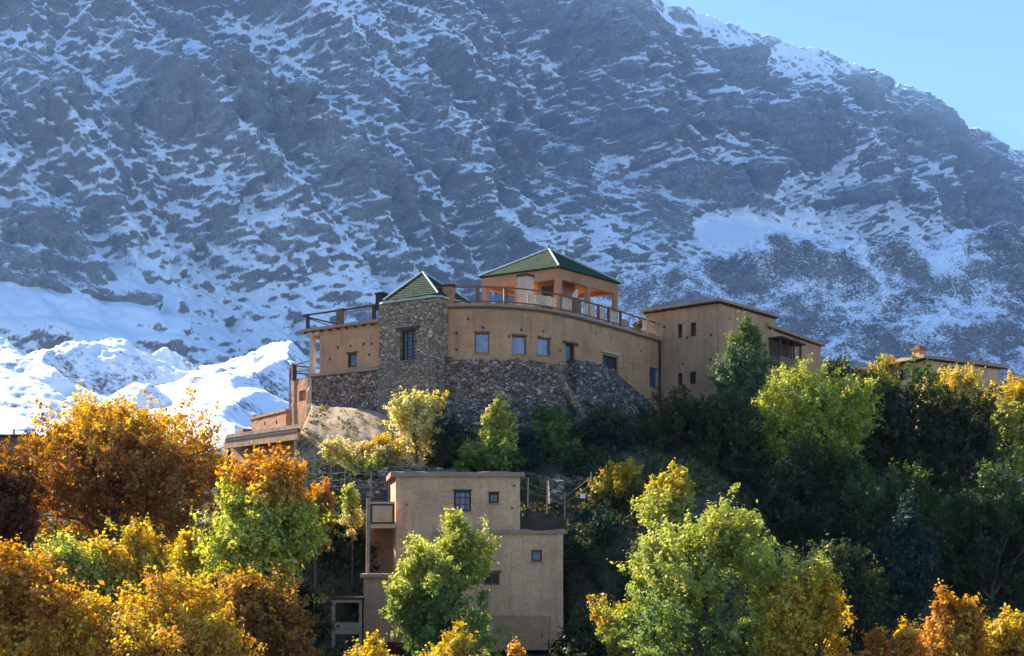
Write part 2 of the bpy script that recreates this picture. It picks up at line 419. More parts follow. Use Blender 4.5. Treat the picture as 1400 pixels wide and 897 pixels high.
def snow_attr(o, b):
    o.data.attributes.new('snow_bias', 'FLOAT', 'POINT').data.foreach_set('value', b.astype(np.float32).ravel())
SNOW_STROKES = [
    # snowfields, chutes and ledges
    (.30, 16, [(0, 22), (60, 36)]), (.42, 6, [(122, 4), (108, 26), (95, 52)]), (.40, 22, [(95, 62), (125, 80), (150, 108)]), (.25, 10, [(140, 52), (160, 45)]),
    (.28, 9, [(225, 98), (290, 76)]), (.34, 26, [(352, 12), (400, 34), (450, 60)]), (.36, 22, [(440, 18), (520, 56), (570, 76), (650, 112)]), (.30, 16, [(420, 80), (500, 104), (560, 112)]), (.26, 14, [(330, 60), (380, 84)]),
    (.32, 12, [(560, 20), (640, 56), (690, 62)]), (.34, 14, [(452, 192), (480, 210), (505, 236)]), (.38, 13, [(546, 238), (575, 262), (598, 284)]), (.30, 10, [(510, 182), (590, 186)]),
    (.40, 10, [(146, 158), (110, 182), (75, 202), (40, 234), (18, 268)]), (.30, 14, [(8, 190), (0, 250)]),
    (.36, 9, [(396, 192), (350, 244), (322, 290), (300, 322), (262, 366), (226, 414), (198, 446)]), (.34, 13, [(440, 256), (396, 286), (350, 312), (300, 352), (262, 392)]),
    (.20, 44, [(140, 230), (220, 260), (290, 250)]), (.22, 46, [(150, 320), (220, 350), (300, 400)]), (.20, 36, [(250, 210), (330, 220)]),
    (.34, 26, [(505, 392), (560, 368), (640, 350)]), (.26, 36, [(360, 400), (430, 380), (480, 350)]), (.24, 30, [(640, 290), (700, 330), (780, 350)]), (.20, 24, [(620, 210), (690, 240)]),
    (.45, 26, [(0, 412), (60, 428), (140, 462)]), (.30, 22, [(230, 450), (330, 460), (420, 440)]),
    (.36, 11, [(700, 34), (756, 54)]), (.34, 10, [(724, 68), (782, 86)]), (.22, 16, [(700, 100), (770, 130)]), (.30, 8, [(780, 104), (810, 130)]),
    (.40, 9, [(914, 12), (928, 30), (940, 46)]), (.36, 14, [(965, 30), (1000, 56)]), (.50, 17, [(1024, 70), (1062, 100), (1112, 142)]), (.45, 12, [(1062, 66), (1100, 90)]), (.42, 9, [(1104, 78), (1124, 104), (1130, 128)]), (.38, 9, [(1150, 96), (1185, 112)]),
    (.44, 11, [(922, 94), (966, 108), (1002, 124)]), (.42, 6, [(892, 118), (940, 132), (1000, 138), (1062, 146)]), (.36, 7, [(882, 156), (918, 164)]), (.40, 8, [(930, 166), (972, 180)]), (.34, 6, [(850, 90), (905, 100)]),
    (.50, 9, [(842, 204), (900, 206), (950, 214), (1036, 228)]), (.28, 7, [(985, 190), (1040, 200)]), (.30, 10, [(1130, 50), (1100, 62)]),
    (.46, 8, [(1200, 152), (1176, 184), (1150, 212), (1126, 240)]), (.75, 22, [(955, 318), (1010, 300), (1060, 282), (1120, 298), (1190, 300), (1290, 292)]), (.70, 20, [(1062, 262), (1110, 250), (1140, 240)]), (.70, 16, [(1270, 240), (1290, 265), (1300, 290)]), (.55, 12, [(1150, 250), (1230, 244), (1270, 240)]),
    (.26, 10, [(1210, 150), (1240, 190), (1250, 220)]), (.24, 8, [(1340, 215), (1372, 270)]), (.30, 10, [(760, 300), (810, 310)]),
    (.85, 26, [(965, 322), (1030, 306), (1110, 304), (1200, 306), (1290, 296)]), (.7, 18, [(1080, 276), (1100, 262)]),
    # bare cliffs and buttresses
    (-.42, 20, [(20, 70), (80, 95), (110, 130)]), (-.42, 22, [(212, 100), (190, 150), (172, 186)]), (-.40, 20, [(232, 120), (236, 180)]), (-.40, 22, [(276, 108), (310, 140), (326, 186)]), (-.40, 15, [(425, 130), (432, 176)]), (-.36, 12, [(376, 150), (388, 186)]),
    (-.38, 22, [(300, 22), (220, 12)]), (-.42, 20, [(560, 132), (566, 180), (570, 230)]), (-.34, 26, [(640, 140), (660, 190), (650, 240)]), (-.42, 24, [(440, 244), (490, 252), (516, 290)]), (-.30, 16, [(470, 310), (540, 320)]),
    (-.52, 34, [(20, 310), (80, 316), (96, 350)]), (-.52, 26, [(10, 360), (70, 382), (110, 400)]), (-.34, 12, [(120, 420), (170, 425), (220, 436)]), (-.30, 18, [(330, 236), (310, 262)]), (-.25, 9, [(380, 200), (330, 260), (290, 316), (240, 380), (192, 440)]), (-.30, 20, [(130, 280), (180, 262)]),
    (-.50, 26, [(790, 10), (850, 16), (840, 56)]), (-.40, 18, [(880, 40), (920, 66), (970, 80)]), (-.46, 12, [(1000, 86), (1036, 116)]), (-.46, 18, [(1140, 118), (1190, 118)]), (-.40, 16, [(850, 150), (900, 180)]), (-.46, 20, [(960, 160), (1040, 172), (1120, 170)]), (-.32, 12, [(770, 160), (840, 180)]),
    (-.50, 24, [(1060, 196), (1100, 214), (1080, 236)]), (-.48, 20, [(1190, 210), (1222, 196), (1236, 222)]), (-.50, 22, [(1250, 150), (1286, 186), (1300, 226)]), (-.50, 24, [(960, 240), (1000, 246), (985, 286)]), (-.46, 28, [(880, 250), (910, 290), (880, 320)]), (-.42, 22, [(800, 210), (790, 260), (770, 310)]),
    (-.80, 13, [(1122, 272), (1160, 266), (1210, 262), (1256, 272)]), (-.46, 30, [(1330, 220), (1350, 262), (1400, 280)]), (-.40, 22, [(720, 190), (700, 250)]), (-.30, 14, [(1080, 130), (1090, 150)]), (-.34, 14, [(690, 90), (640, 84)]),
]
def build_mountain():
    D = np.array([0.860, 0.510]); Nn = np.array([0.510, -0.860]); A0 = np.array([-1400.0, 2500.0])
    c0 = 1150.0
    a = np.linspace(-900, 6000, 1060)
    skyv = [-560, -420, -300, -160, -62, -14, 2, 22, 24, 42, 46, 66, 86, 96, 107, 125, 128, 132, 144, 153, 172, 190, 194, 192, 199, 215, 222, 228, 276, 340]
    skyu = [-400, 0, 300, 600, 800, 880, 935, 958, 985, 990, 1018, 1024, 1042, 1072, 1110, 1150, 1190, 1200, 1206, 1240, 1262, 1272, 1296, 1304, 1313, 1346, 1362, 1374, 1400, 1440, 1470, 1600, 1900]
    skyv = [-560, -420, -300, -160, -66, -26, 0, 6, 16, 24, 27, 39, 41, 63, 67, 87, 95, 102, 119, 122, 130, 138, 153, 172, 182, 177, 188, 202, 208, 222, 250, 290, 350]
    C = A0[None] + a[:, None]*D[None] - Nn[None]*c0
    uu = C[:, 0]/C[:, 1]*FPX + CU
    T = (HZ - np.interp(uu, skyu, skyv))/FPX*C[:, 1]
    T = np.where(T > 2300, 2300 + (T-2300)*0.4, T)*sstep(-900, 60, a) + 1.0
    T = T + (perlin(a/75, a*0, 5)*13 + perlin(a/31, a*0, 6)*10 + ridged(a/16, a*0, 9, 2)*4.5)
    t = np.concatenate([np.linspace(-0.06, 1.0, 540)])
    A, TT = np.meshgrid(a, t)
    H = TT*T[None, :]
    # ledges of the layered rock, dipping a little
    hh = H + 0.13*A + 0.22*np.maximum(A-2300, 0) + 75*fbm(A/620, H/420, 3, 4)
    P = 118.0
    k = hh/P; fr = k - np.floor(k)
    led = (np.floor(k) + sstep(0.66, 1.0, fr))*P
    k2 = (hh*1.0 + 17*fbm(A/90, H/90, 8, 3))/37.0; fr2 = k2 - np.floor(k2)
    led2 = (np.floor(k2) + sstep(0.6, 1.0, fr2))*37.0
    wl = np.clip(0.40 + 0.75*fbm(A/900, H/520, 21, 3), 0.05, 0.95)
    hl = H + wl*((led - hh)*0.9) + 0.07*(0.35+0.65*wl)*(led2 - (hh + 17*fbm(A/90, H/90, 8, 3)))
    dep = c0*hl/np.maximum(T[None, :], 200)
    # buttresses and slanting gullies
    keep = 1 - 0.90*sstep(0.84, 1.0, TT)
    sl = A + 0.55*H
    g = 190*ridged(sl/760 + 0.25*perlin(A/500, H/500, 2), H/2600, 31, 2)
    g = g + 85*ridged(sl/230, H/900, 41, 3)
    g = g + 30*ridged((A - 0.25*H)/120, H/330, 51, 3)
    g = g + 110*fbm(A/520, H/520, 61, 2)
    g = g + 26*fbm(A/95, H/80, 71, 3, 0.6) + 13*ridged(A/38, H/36, 81, 3, 0.6) + 5.0*perlin(A/14, H/11, 91)
    out = (g - g.mean() - 30)*keep
    # the snow bowl high on the right and the aprons at the foot
    def bump_at(u, v, Y, hw, aw, amp, calm=0.0):
        nonlocal out
        p = np.array([(u-CU)/FPX*Y, Y]) - A0; a0 = p@D; h0 = (HZ-v)/FPX*Y
        ga = np.exp(-((A-a0)/aw)**2)
        if calm: out = out*(1 - calm*np.exp(-((A-a0)/aw)**4)*np.exp(-((H-h0)/(hw*1.3))**4))
        out = out + amp*sstep(hw, -hw, H-h0)*ga
    bump_at(1130, 300, 4100, 170, 480, 400, 0.85)
    bump_at(60, 420, 2850, 130, 420, 260, 0.6)
    bump_at(300, 60, 3350, 150, 500, 130)
    bump_at(520, 60, 3500, 190, 420, 120)
    bump_at(940, 120, 3850, 80, 420, 90)
    # where snow lies deep (+) and where bare cliffs stand (-), by view direction of the place on the wall
    bx = A0[0] + A*D[0] - Nn[0]*c0*TT; by = A0[1] + A*D[1] - Nn[1]*c0*TT
    U = bx/by*FPX + CU + 16*fbm(A/170, H/170, 301, 4, 0.6); Vp = HZ - H/by*FPX + 13*fbm(A/170, H/170, 302, 4, 0.6)
    bias = np.zeros_like(U)
    for amt, w, pts in SNOW_STROKES:
        us = [q[0] for q in pts]; vs_ = [q[1] for q in pts]
        sel = (U > min(us)-3*w) & (U < max(us)+3*w) & (Vp > min(vs_)-3*w) & (Vp < max(vs_)+3*w)
        if not sel.any(): continue
        x = U[sel]; y = Vp[sel]; best = np.full(x.shape, 1e9)
        for p_, q_ in zip(pts[:-1], pts[1:]):
            d = (q_[0]-p_[0], q_[1]-p_[1]); L2 = d[0]**2+d[1]**2
            s = np.clip(((x-p_[0])*d[0]+(y-p_[1])*d[1])/L2, 0, 1)
            best = np.minimum(best, np.hypot(x-p_[0]-s*d[0], y-p_[1]-s*d[1]))
        bias[sel] += amt*np.exp(-(best/w)**2)
    bias = np.clip(bias*1.25, -0.6, 0.75)
    cliff = sstep(0.05, 0.35, -bias)
    right = sstep(650, 950, U)
    out = out + cliff*(16*ridged((A+0.2*H)/48, H/420, 401, 3) + 34) - np.maximum(bias, 0)*26
    bias = bias + 0.26*right*perlin(A/300, (H + 0.36*A)/17, 411) + 0.17*right*perlin(A/130, (H + 0.36*A)/8.5, 412)
    bias = bias + (1-right)*(0.24*perlin((A + 0.62*H)/24, H/300, 413) + 0.16*perlin((A + 0.62*H)/11, H/150, 415) + 0.13*perlin(A/120, (H+0.1*A)/11, 414))
    X = A0[0] + A*D[0] + Nn[0]*(out - dep); Yy = A0[1] + A*D[1] + Nn[1]*(out - dep)
    V = np.stack([X, Yy, H], -1)
    # the far side
    top = V[-1]
    back = [top - np.array([Nn[0], Nn[1], 0])*500 - np.array([0, 0, 1])*T[:, None]*0.4,
            top - np.array([Nn[0], Nn[1], 0])*1300 - np.array([0, 0, 1])*T[:, None]*1.05]
    V = np.concatenate([V, np.stack(back)], 0)
    nr, nc = V.shape[:2]
    o = link_np('mountain', V.reshape(-1, 3), grid_faces(nr, nc), M['mountain'], smooth=True)
    bias = np.concatenate([bias, bias[-1:], bias[-1:]], 0)
    snow_attr(o, bias)
    tag(o, kind='structure')

def crest_surface(X, Y, pts, kl, kr):
    """height of a ridge whose flanks fall away from a crest line"""
    best = np.full(X.shape, -1e9)
    for p, q in zip(pts[:-1], pts[1:]):
        d = np.array([q[0]-p[0], q[1]-p[1]]); L = max((d*d).sum(), 1e-6)
        s = np.clip(((X-p[0])*d[0] + (Y-p[1])*d[1])/L, 0, 1)
        dd = np.hypot(X-p[0]-s*d[0], Y-p[1]-s*d[1])
        side = (X-p[0])*d[1] - (Y-p[1])*d[0]          # > 0 on the right of the crest's direction
        k = np.where(side > 0, kr, kl)
        best = np.maximum(best, p[2] + s*(q[2]-p[2]) - k*np.maximum(dd-6, 0) - 0.00004*dd*dd)
    return best

def build_foothills():
    xs = np.concatenate([np.linspace(-900, 60, 330)[:-1], np.linspace(60, 2400, 360)]); ys = np.concatenate([np.linspace(700, 2000, 360)[:-1], np.linspace(2000, 3000, 150)])
    X, Y = np.meshgrid(xs, ys)
    wx = X + 45*fbm(X/260, Y/260, 5, 3); wy = Y + 45*fbm(X/260, Y/260, 6, 3)
    ridges = [
        (0.9, 0.85, [(700, 520, 2200), (760, 455, 2300), (830, 408, 2400), (900, 372, 2450), (950, 356, 2450), (1050, 336, 2450), (1100, 333, 2450), (1150, 342, 2450), (1250, 328, 2450), (1400, 312, 2500), (1700, 270, 2600), (2200, 300, 2700)]),
        (0.75, 0.34, [(395, 478, 1750), (350, 500, 1400), (318, 530, 1150), (316, 565, 960), (322, 640, 800)]),
        (0.8, 0.36, [(230, 476, 1650), (165, 472, 1550), (110, 484, 1430), (70, 508, 1340), (50, 550, 1200)]),
        (0.8, 0.38, [(-160, 452, 1600), (-30, 474, 1500), (30, 480, 1420), (62, 510, 1300), (60, 560, 1150)]),
        (0.8, 0.5, [(190, 530, 1180), (140, 560, 1080), (100, 585, 1000), (60, 640, 900)]),
        (0.8, 0.5, [(-60, 560, 1150), (20, 572, 1100), (60, 590, 1030), (90, 640, 900)]),
    ]
    z = np.full(X.shape, -85.0) + 0.06*np.maximum(Y-900, 0)
    for kl, kr, pts in ridges:
        z = np.maximum(z, crest_surface(wx, wy, [tuple(W(*p)) for p in pts], kl, kr))
    amp = sstep(-85, 80, z)
    rough = 22*fbm(X/170, Y/170, 11, 3) + 4*ridged(X/80+0.4*Y/80, Y/80, 12, 3) + 7*fbm(X/42, Y/42, 13, 4, 0.6) + 3.5*ridged(X/14, Y/16, 14, 2)
    near = sstep(1000, 2300, Y)
    z = z + amp*rough*(0.30 + 0.86*near)
    V = np.stack([X, Y, z], -1)
    o = tag(link_np('foothills', V.reshape(-1, 3), grid_faces(*X.shape), M['foothill'], smooth=True), kind='structure')
    u_ = X/Y*FPX + CU; b = 0.05 - 0.21*sstep(500, 760, u_) + 0.30*fbm(X/120, Y/120, 21, 4, 0.6)
    snow_attr(o, b)

PY = [-6000, -60, -8, 0, 8, 18, 28, 38, 48, 56, 60, 62, 66, 70, 74, 77, 79, 82, 86, 92, 104, 118, 132, 160, 230, 400, 9000]
PZ = [40, 6, -1.5, -1.75, -4, -9, -13, -14.5, -12, -8.2, -6.4, -5.6, 0.4, 2.4, 4.0, 5.0, 6.0, 7.6, 9.0, 9.8, 10.4, 10, 6, -8, -40, -70, -70]
def Hgt(x, y):
    x = np.asarray(x, float); y = np.asarray(y, float)
    sh = 5.0*sstep(12, 45, x) + 2.0*sstep(-12, -40, x)
    low = (3.4*sstep(-13.5, -17, x)*sstep(60, 72, y) + 6.5*sstep(11, 21, x)*sstep(58, 70, y))*sstep(150, 120, y)
    z = -low + np.interp(y - sh*sstep(30, 60, y)*sstep(160, 120, y), PY, PZ)
    z = z - 7.0*sstep(-7.6, -7.0, x)*sstep(3.1, 2.5, x)*sstep(61.6, 62.4, y)*sstep(67.4, 66.7, y)      # cut for the house
    nz = 0.5*fbm(x/9, y/9, 77, 3) + 0.16*fbm(x/1.7, y/1.7, 78, 3)
    return z + nz*sstep(2, 20, np.abs(y) + 0.3*np.abs(x))
def gz(x, y): return float(Hgt(np.array([x]), np.array([y]))[0])

def ground_mat():
    t = NT('dry_earth')
    n = t.noise(0.25, 6, 0.65); f = t.noise(3.5, 7, 0.75)
    col = t.ramp(n, [(0.3, (0.05, 0.05, 0.025)), (0.48, (0.10, 0.085, 0.05)), (0.62, (0.15, 0.115, 0.075)), (0.75, (0.20, 0.15, 0.10))])
    col = t.mix(t.ramp(f, [(0.4, (0.6, 0.6, 0.6)), (0.62, (0, 0, 0))]), col, (0.045, 0.04, 0.025))
    return t.done(col, 0.97, t.bump(f, 0.9, 0.2))
M['ground'] = ground_mat()

def build_ground():
    xs = np.concatenate([[-9000, -4000, -1800, -800, -400, -200, -120], np.linspace(-80, 80, 230), [120, 200, 400, 800, 1800, 4000, 9000]])
    ys = np.concatenate([[-6000, -2500, -900, -300, -100, -40], np.linspace(-10, 40, 40)[:-1], np.linspace(40, 135, 190), [145, 160, 190, 230, 300, 400, 700, 1500, 3500, 9000]])
    X, Y = np.meshgrid(xs, ys)
    V = np.stack([X, Y, Hgt(X, Y)], -1)
    tag(link_np('ground', V.reshape(-1, 3), grid_faces(*X.shape), M['ground'], smooth=True), kind='structure')

def build_haze():
    m = bpy.data.materials.new('haze_air'); m.use_nodes = True
    n = m.node_tree.nodes; n.remove(n['Principled BSDF'])
    v = n.new('ShaderNodeVolumePrincipled')
    v.inputs['Color'].default_value = (0.27, 0.53, 1.0, 1)
    v.inputs['Density'].default_value = HAZE
    v.inputs['Anisotropy'].default_value = 0.0
    m.node_tree.links.new(v.outputs[0], n['Material Output'].inputs['Volume'])
    b = MB(); b.hexa([(-9500, -6500, -90), (9500, -6500, -90), (9500, 7000, -90), (-9500, 7000, -90)],
                     [(-9500, -6500, 2650), (9500, -6500, 2650), (9500, 7000, 2650), (-9500, 7000, 2650)])
    tag(b.build('haze', m), kind='stuff')
HAZE = 0.00005
build_mountain()
build_foothills()
build_ground()
build_haze()
# ------------------------------------------------------------------ building helpers
def ray_on(pts, u):
    """plan point of a wall line seen at photo column u -> (s along it, x, y)"""
    k = (u - CU)/FPX; acc = 0.0; best = None
    for p, q in zip(pts[:-1], pts[1:]):
        dx, dy = q[0]-p[0], q[1]-p[1]; L = math.hypot(dx, dy)
        den = dx - k*dy
        if abs(den) > 1e-9:
            t = (k*p[1] - p[0])/den
            if -1e-6 <= t <= 1+1e-6: return acc + t*L, p[0]+t*dx, p[1]+t*dy
            c = (abs(t-0.5), acc + t*L, p[0]+t*dx, p[1]+t*dy)
            if best is None or c[0] < best[0]: best = c
        acc += L
    return best[1:]

def at_s(pts, s):
    acc = 0.0
    for i, (p, q) in enumerate(zip(pts[:-1], pts[1:])):
        L = math.hypot(q[0]-p[0], q[1]-p[1])
        if s <= acc + L + 1e-6 or i == len(pts)-2:
            t = (s-acc)/L; d = ((q[0]-p[0])/L, (q[1]-p[1])/L)
            return Vector((p[0]+t*(q[0]-p[0]), p[1]+t*(q[1]-p[1]), 0)), Vector((d[0], d[1], 0)), Vector((d[1], -d[0], 0))
        acc += L

def length(pts): return sum(math.hypot(q[0]-p[0], q[1]-p[1]) for p, q in zip(pts[:-1], pts[1:]))

def opening(pts, u0, v0, u1, v1, depth=0.3):
    """an opening of the wall seen in the photo between these pixels"""
    s0, x0, y0 = ray_on(pts, u0); s1, x1, y1 = ray_on(pts, u1); Y = (y0+y1)/2
    return dict(s0=s0, s1=s1, z0=(HZ-v1)/FPX*Y, z1=(HZ-v0)/FPX*Y, d=depth)

def wall(mb, pts, z0, z1, ops=(), res=0.9, ztop=None, jit=0.015, seed=0):
    L = length(pts); acc = [0.0]
    for p, q in zip(pts[:-1], pts[1:]): acc.append(acc[-1] + math.hypot(q[0]-p[0], q[1]-p[1]))
    ss = set(round(a, 4) for a in acc); zz = {round(z0, 4), round(z1, 4)}
    for o in ops:
        ss |= {round(max(0, o['s0']), 4), round(min(L, o['s1']), 4)}; zz |= {round(o['z0'], 4), round(o['z1'], 4)}
    def fill(vals, res):
        vals = sorted(vals); out = [vals[0]]
        for a, b in zip(vals[:-1], vals[1:]):
            if b - a < 0.004: continue
            n = max(1, int(math.ceil((b-a)/res)))
            out += [a + (b-a)*(i+1)/n for i in range(n)]
        return out
    ss = fill([s for s in ss if -1e-3 <= s <= L+1e-3], res); zz = fill([z for z in zz if z0-1e-3 <= z <= z1+1e-3], res)
    rng = random.Random(seed); n0 = len(mb.v)
    for i, s in enumerate(ss):
        P, d, n = at_s(pts, s)
        for j, z in enumerate(zz):
            zt = z
            if ztop is not None:
                top = ztop(s)
                zt = z0 + (z-z0)*(top-z0)/(z1-z0)
            edge = i in (0, len(ss)-1)
            if j == len(zz)-1: zt += rng.uniform(-jit, jit)*2
            q = P + n*(0 if edge else rng.uniform(-jit, jit))
            mb.v.append(Vector((q.x, q.y, zt)))
    nz = len(zz)
    for i in range(len(ss)-1):
        for j in range(nz-1):
            cs = (ss[i]+ss[i+1])/2; cz = (zz[j]+zz[j+1])/2
            if any(o['s0'] < cs < o['s1'] and o['z0'] < cz < o['z1'] for o in ops): continue
            a = n0+i*nz+j
            mb.f.append((a, a+nz, a+nz+1, a+1))
    for o in ops:
        A, d, n = at_s(pts, o['s0']); B, d2, n2 = at_s(pts, o['s1'])
        Ai = A - n*o['d']; Bi = B - n2*o['d']; q = lambda p, z: (p.x, p.y, z)
        mb.quad(q(A, o['z0']), q(B, o['z0']), q(Bi, o['z0']), q(Ai, o['z0']))
        mb.quad(q(Ai, o['z1']), q(Bi, o['z1']), q(B, o['z1']), q(A, o['z1']))
        mb.quad(q(A, o['z0']), q(Ai, o['z0']), q(Ai, o['z1']), q(A, o['z1']))
        mb.quad(q(Bi, o['z0']), q(B, o['z0']), q(B, o['z1']), q(Bi, o['z1']))
        if o.get('blind'):
            mb.quad(q(Ai, o['z0']), q(Bi, o['z0']), q(Bi, o['z1']), q(Ai, o['z1']))

def holes(pts, spots, size=0.15):
    """putlog holes left in an earth wall, at photo pixels"""
    r = []
    for u, v in spots:
        s, x, y = ray_on(pts, u); z = (HZ-v)/FPX*y
        r.append(dict(s0=s-size/2, s1=s+size/2, z0=z-size/2, z1=z+size/2, d=0.28, blind=True))
    return r

def window(parent, pts, o, pane, frame, bars=(1, 1), fw=0.07, depth=None, name='window', label=None):
    A, d, n = at_s(pts, o['s0']); B, _, _ = at_s(pts, o['s1'])
    dep = (o['d']*0.62) if depth is None else depth
    A = A - n*dep; B = B - n*dep; d = (B-A).normalized()
    z0, z1 = o['z0']+0.004, o['z1']-0.004
    A = A + d*0.004; B = B - d*0.004; w = (B-A).length
    P = lambda t, z: (A.x + d.x*t, A.y + d.y*t, z)
    m = MB(); up = (n.x, n.y, 0)
    m.beam(P(fw/2, z0), P(fw/2, z1), fw, 0.08, up); m.beam(P(w-fw/2, z0), P(w-fw/2, z1), fw, 0.08, up)
    m.beam(P(fw, z0+fw/2), P(w-fw, z0+fw/2), 0.078, fw); m.beam(P(fw, z1-fw/2), P(w-fw, z1-fw/2), 0.078, fw)
    for i in range(bars[0]): m.beam(P(w*(i+1)/(bars[0]+1), z0+fw), P(w*(i+1)/(bars[0]+1), z1-fw), 0.045, 0.05, up)
    for i in range(bars[1]):
        z = z0 + (z1-z0)*(i+1)/(bars[1]+1); m.beam(P(fw, z), P(w-fw, z), 0.046, 0.04)
    f = m.build(name, frame, parent)
    if label: f['label'] = label
    g = MB(); off = -n*0.035; off2 = -n*0.055
    q = lambda t, z, of: (A.x+d.x*t+of.x, A.y+d.y*t+of.y, z)
    g.hexa([q(0.01, z0+0.01, off), q(w-0.01, z0+0.01, off), q(w-0.01, z0+0.01, off2), q(0.01, z0+0.01, off2)],
           [q(0.01, z1-0.01, off), q(w-0.01, z1-0.01, off), q(w-0.01, z1-0.01, off2), q(0.01, z1-0.01, off2)])
    g.build('pane', pane, f)
    return f

def lintel(parent, pts, o, mat, h=0.12, over=0.18, out=0.05, name='lintel', dz=0.0):
    A, d, n = at_s(pts, o['s0']-over); B, d2, n2 = at_s(pts, o['s1']+over)
    z = o['z1'] + h/2 + 0.003 + dz
    m = MB(); A = A + n*(out/2-0.06); B = B + n2*(out/2-0.06)
    m.beam((A.x, A.y, z), (B.x, B.y, z), 0.12+out, h)
    return m.build(name, mat, parent)

def sill(parent, pts, o, mat, h=0.07, over=0.06, out=0.07):
    A, d, n = at_s(pts, o['s0']-over); B, d2, n2 = at_s(pts, o['s1']+over); z = o['z0'] - h/2 - 0.003
    A = A + n*(out/2-0.04); B = B + n2*(out/2-0.04); m = MB(); m.beam((A.x, A.y, z), (B.x, B.y, z), 0.08+out, h)
    return m.build('sill', mat, parent)

def offset(pts, d):
    """push a wall line outwards by d"""
    out = []
    for i, p in enumerate(pts):
        ns = []
        for a, b in ((i-1, i), (i, i+1)):
            if 0 <= a and b < len(pts):
                dx, dy = pts[b][0]-pts[a][0], pts[b][1]-pts[a][1]; L = math.hypot(dx, dy); ns.append((dy/L, -dx/L))
        nx = sum(n[0] for n in ns)/len(ns); ny = sum(n[1] for n in ns)/len(ns); L = math.hypot(nx, ny)
        out.append((p[0]+nx/L*d, p[1]+ny/L*d))
    return out

def strip(mb, pts, out, inn, z0, z1, res=0.7, jit=0.012, seed=1):
    """a ledge or wall of some thickness along a wall line"""
    o_ = []; i_ = []; rng = random.Random(seed)
    L = length(pts); n = max(len(pts)*2, int(L/res)+1)
    ss = sorted(set([L*k/n for k in range(n+1)]))
    for s in ss:
        P, d, nn = at_s(pts, s); jz = rng.uniform(-jit, jit)*2; j = rng.uniform(-jit, jit)
        o_.append((P.x+nn.x*(out+j), P.y+nn.y*(out+j), jz)); i_.append((P.x-nn.x*inn, P.y-nn.y*inn, jz))
    n0 = len(mb.v)
    for a, b in zip(o_, i_):
        mb.v += [Vector((a[0], a[1], z0)), Vector((a[0], a[1], z1+a[2])), Vector((b[0], b[1], z1+b[2])), Vector((b[0], b[1], z0))]
    for k in range(len(ss)-1):
        a = n0+4*k
        for i in range(4):
            j = (i+1) % 4
            mb.f.append((a+i, a+4+i, a+4+j, a+j))
    mb.f.append((n0, n0+1, n0+2, n0+3)); e = n0+4*(len(ss)-1); mb.f.append((e+3, e+2, e+1, e))

def rails_along(parent, pts, z, h, posts_u, mat, post_mats=None, levels=(1.0, 0.55, 0.1), rw=0.08, pw=0.16, name='railing', out=0.0, posts_top=0.06, post_h=None):
    L = length(pts); n = max(2, int(L/1.2)+1)
    pp = [at_s(pts, L*k/n) for k in range(n+1)]
    P = [p + nn*out for p, d, nn in pp]
    r = None
    for lv in levels:
        m = MB()
        for a, b in zip(P[:-1], P[1:]):
            m.beam((a.x, a.y, z+h*lv), (b.x, b.y, z+h*lv), rw*(1.2 if lv == 1.0 else 0.8), rw)
        if r is None: r = m.build(name, mat, parent)
        else: m.build('rail', mat, r)
    for k, u in enumerate(posts_u):
        s, x, y = ray_on(pts, u)
        _, d, nn = at_s(pts, max(0, min(L, s)))
        b = MB(); w = pw; mm = mat
        if post_mats and u in post_mats: mm, w = post_mats[u]
        b.box((x+nn.x*out, y+nn.y*out), w/2, w/2, z, z + (post_h or h) + posts_top, (d.x, d.y))
        b.build('post', mm, r)
    return r

def curve(pts, n=5):
    """rounded version of a wall line"""
    out = []
    P = [pts[0]] + list(pts) + [pts[-1]]
    for i in range(1, len(P)-2):
        p0, p1, p2, p3 = P[i-1], P[i], P[i+1], P[i+2]
        for k in range(n):
            t = k/n
            f = lambda a, b, c, d: 0.5*((2*b)+(-a+c)*t+(2*a-5*b+4*c-d)*t*t+(-a+3*b-3*c+d)*t**3)
            out.append((f(p0[0], p1[0], p2[0], p3[0]), f(p0[1], p1[1], p2[1], p3[1])))
    out.append(pts[-1]); return out

# ------------------------------------------------------------------ the hilltop kasbah
KZ = 16.0                                            # roof terrace level
kas = thing('kasbah', 'large earthen hilltop kasbah with curved facade, square stone tower and two green pyramid roofs', 'kasbah', (0, 84, 8))
FAC = curve([(-5.15, 80.0), (-3.0, 79.6), (0.0, 80.0), (3.2, 82.0), (7.4, 87.2), (11.75, 93.3)], 4)
fo = [opening(FAC, 649, 455, 669, 483), opening(FAC, 700, 459, 720, 485), opening(FAC, 735, 462, 753, 486),
      opening(FAC, 773, 471, 786, 497), opening(FAC, 824, 487, 845, 514), opening(FAC, 888, 503, 900, 531)]
m = MB()
wall(m, FAC, 7.5, KZ, fo + holes(FAC, [(624, 456), (624, 478), (660, 448), (696, 460), (713, 451), (743, 453), (766, 480), (815, 456), (876, 480), (640, 436)], 0.17), 0.8)
wall_ob = m.build('wall', M['plaster'], kas)
m = MB(); m.prism(FAC[:] + [(5.0, 100.0), (-6.0, 93.0)], KZ-0.3, KZ-0.06); m.build('roof_terrace', M['cap'], kas)
m = MB(); wall(m, [(11.75, 93.3), (5, 100), (-6, 93), (-5.15, 80)], 7.5, KZ-0.3); m.build('rear_wall', M['plaster'], kas)
window(kas, FAC, fo[0], M['pane'], M['wood_brown'], (0, 0)); window(kas, FAC, fo[1], M['pane'], M['wood_brown'], (0, 0))
window(kas, FAC, fo[2], M['pane'], M['wood_brown'], (0, 0))
for o in fo[:3]: sill(kas, FAC, o, M['cap'])
for o in fo[:3]: lintel(kas, FAC, o, M['wood_brown'], 0.11, 0.06, 0.03)
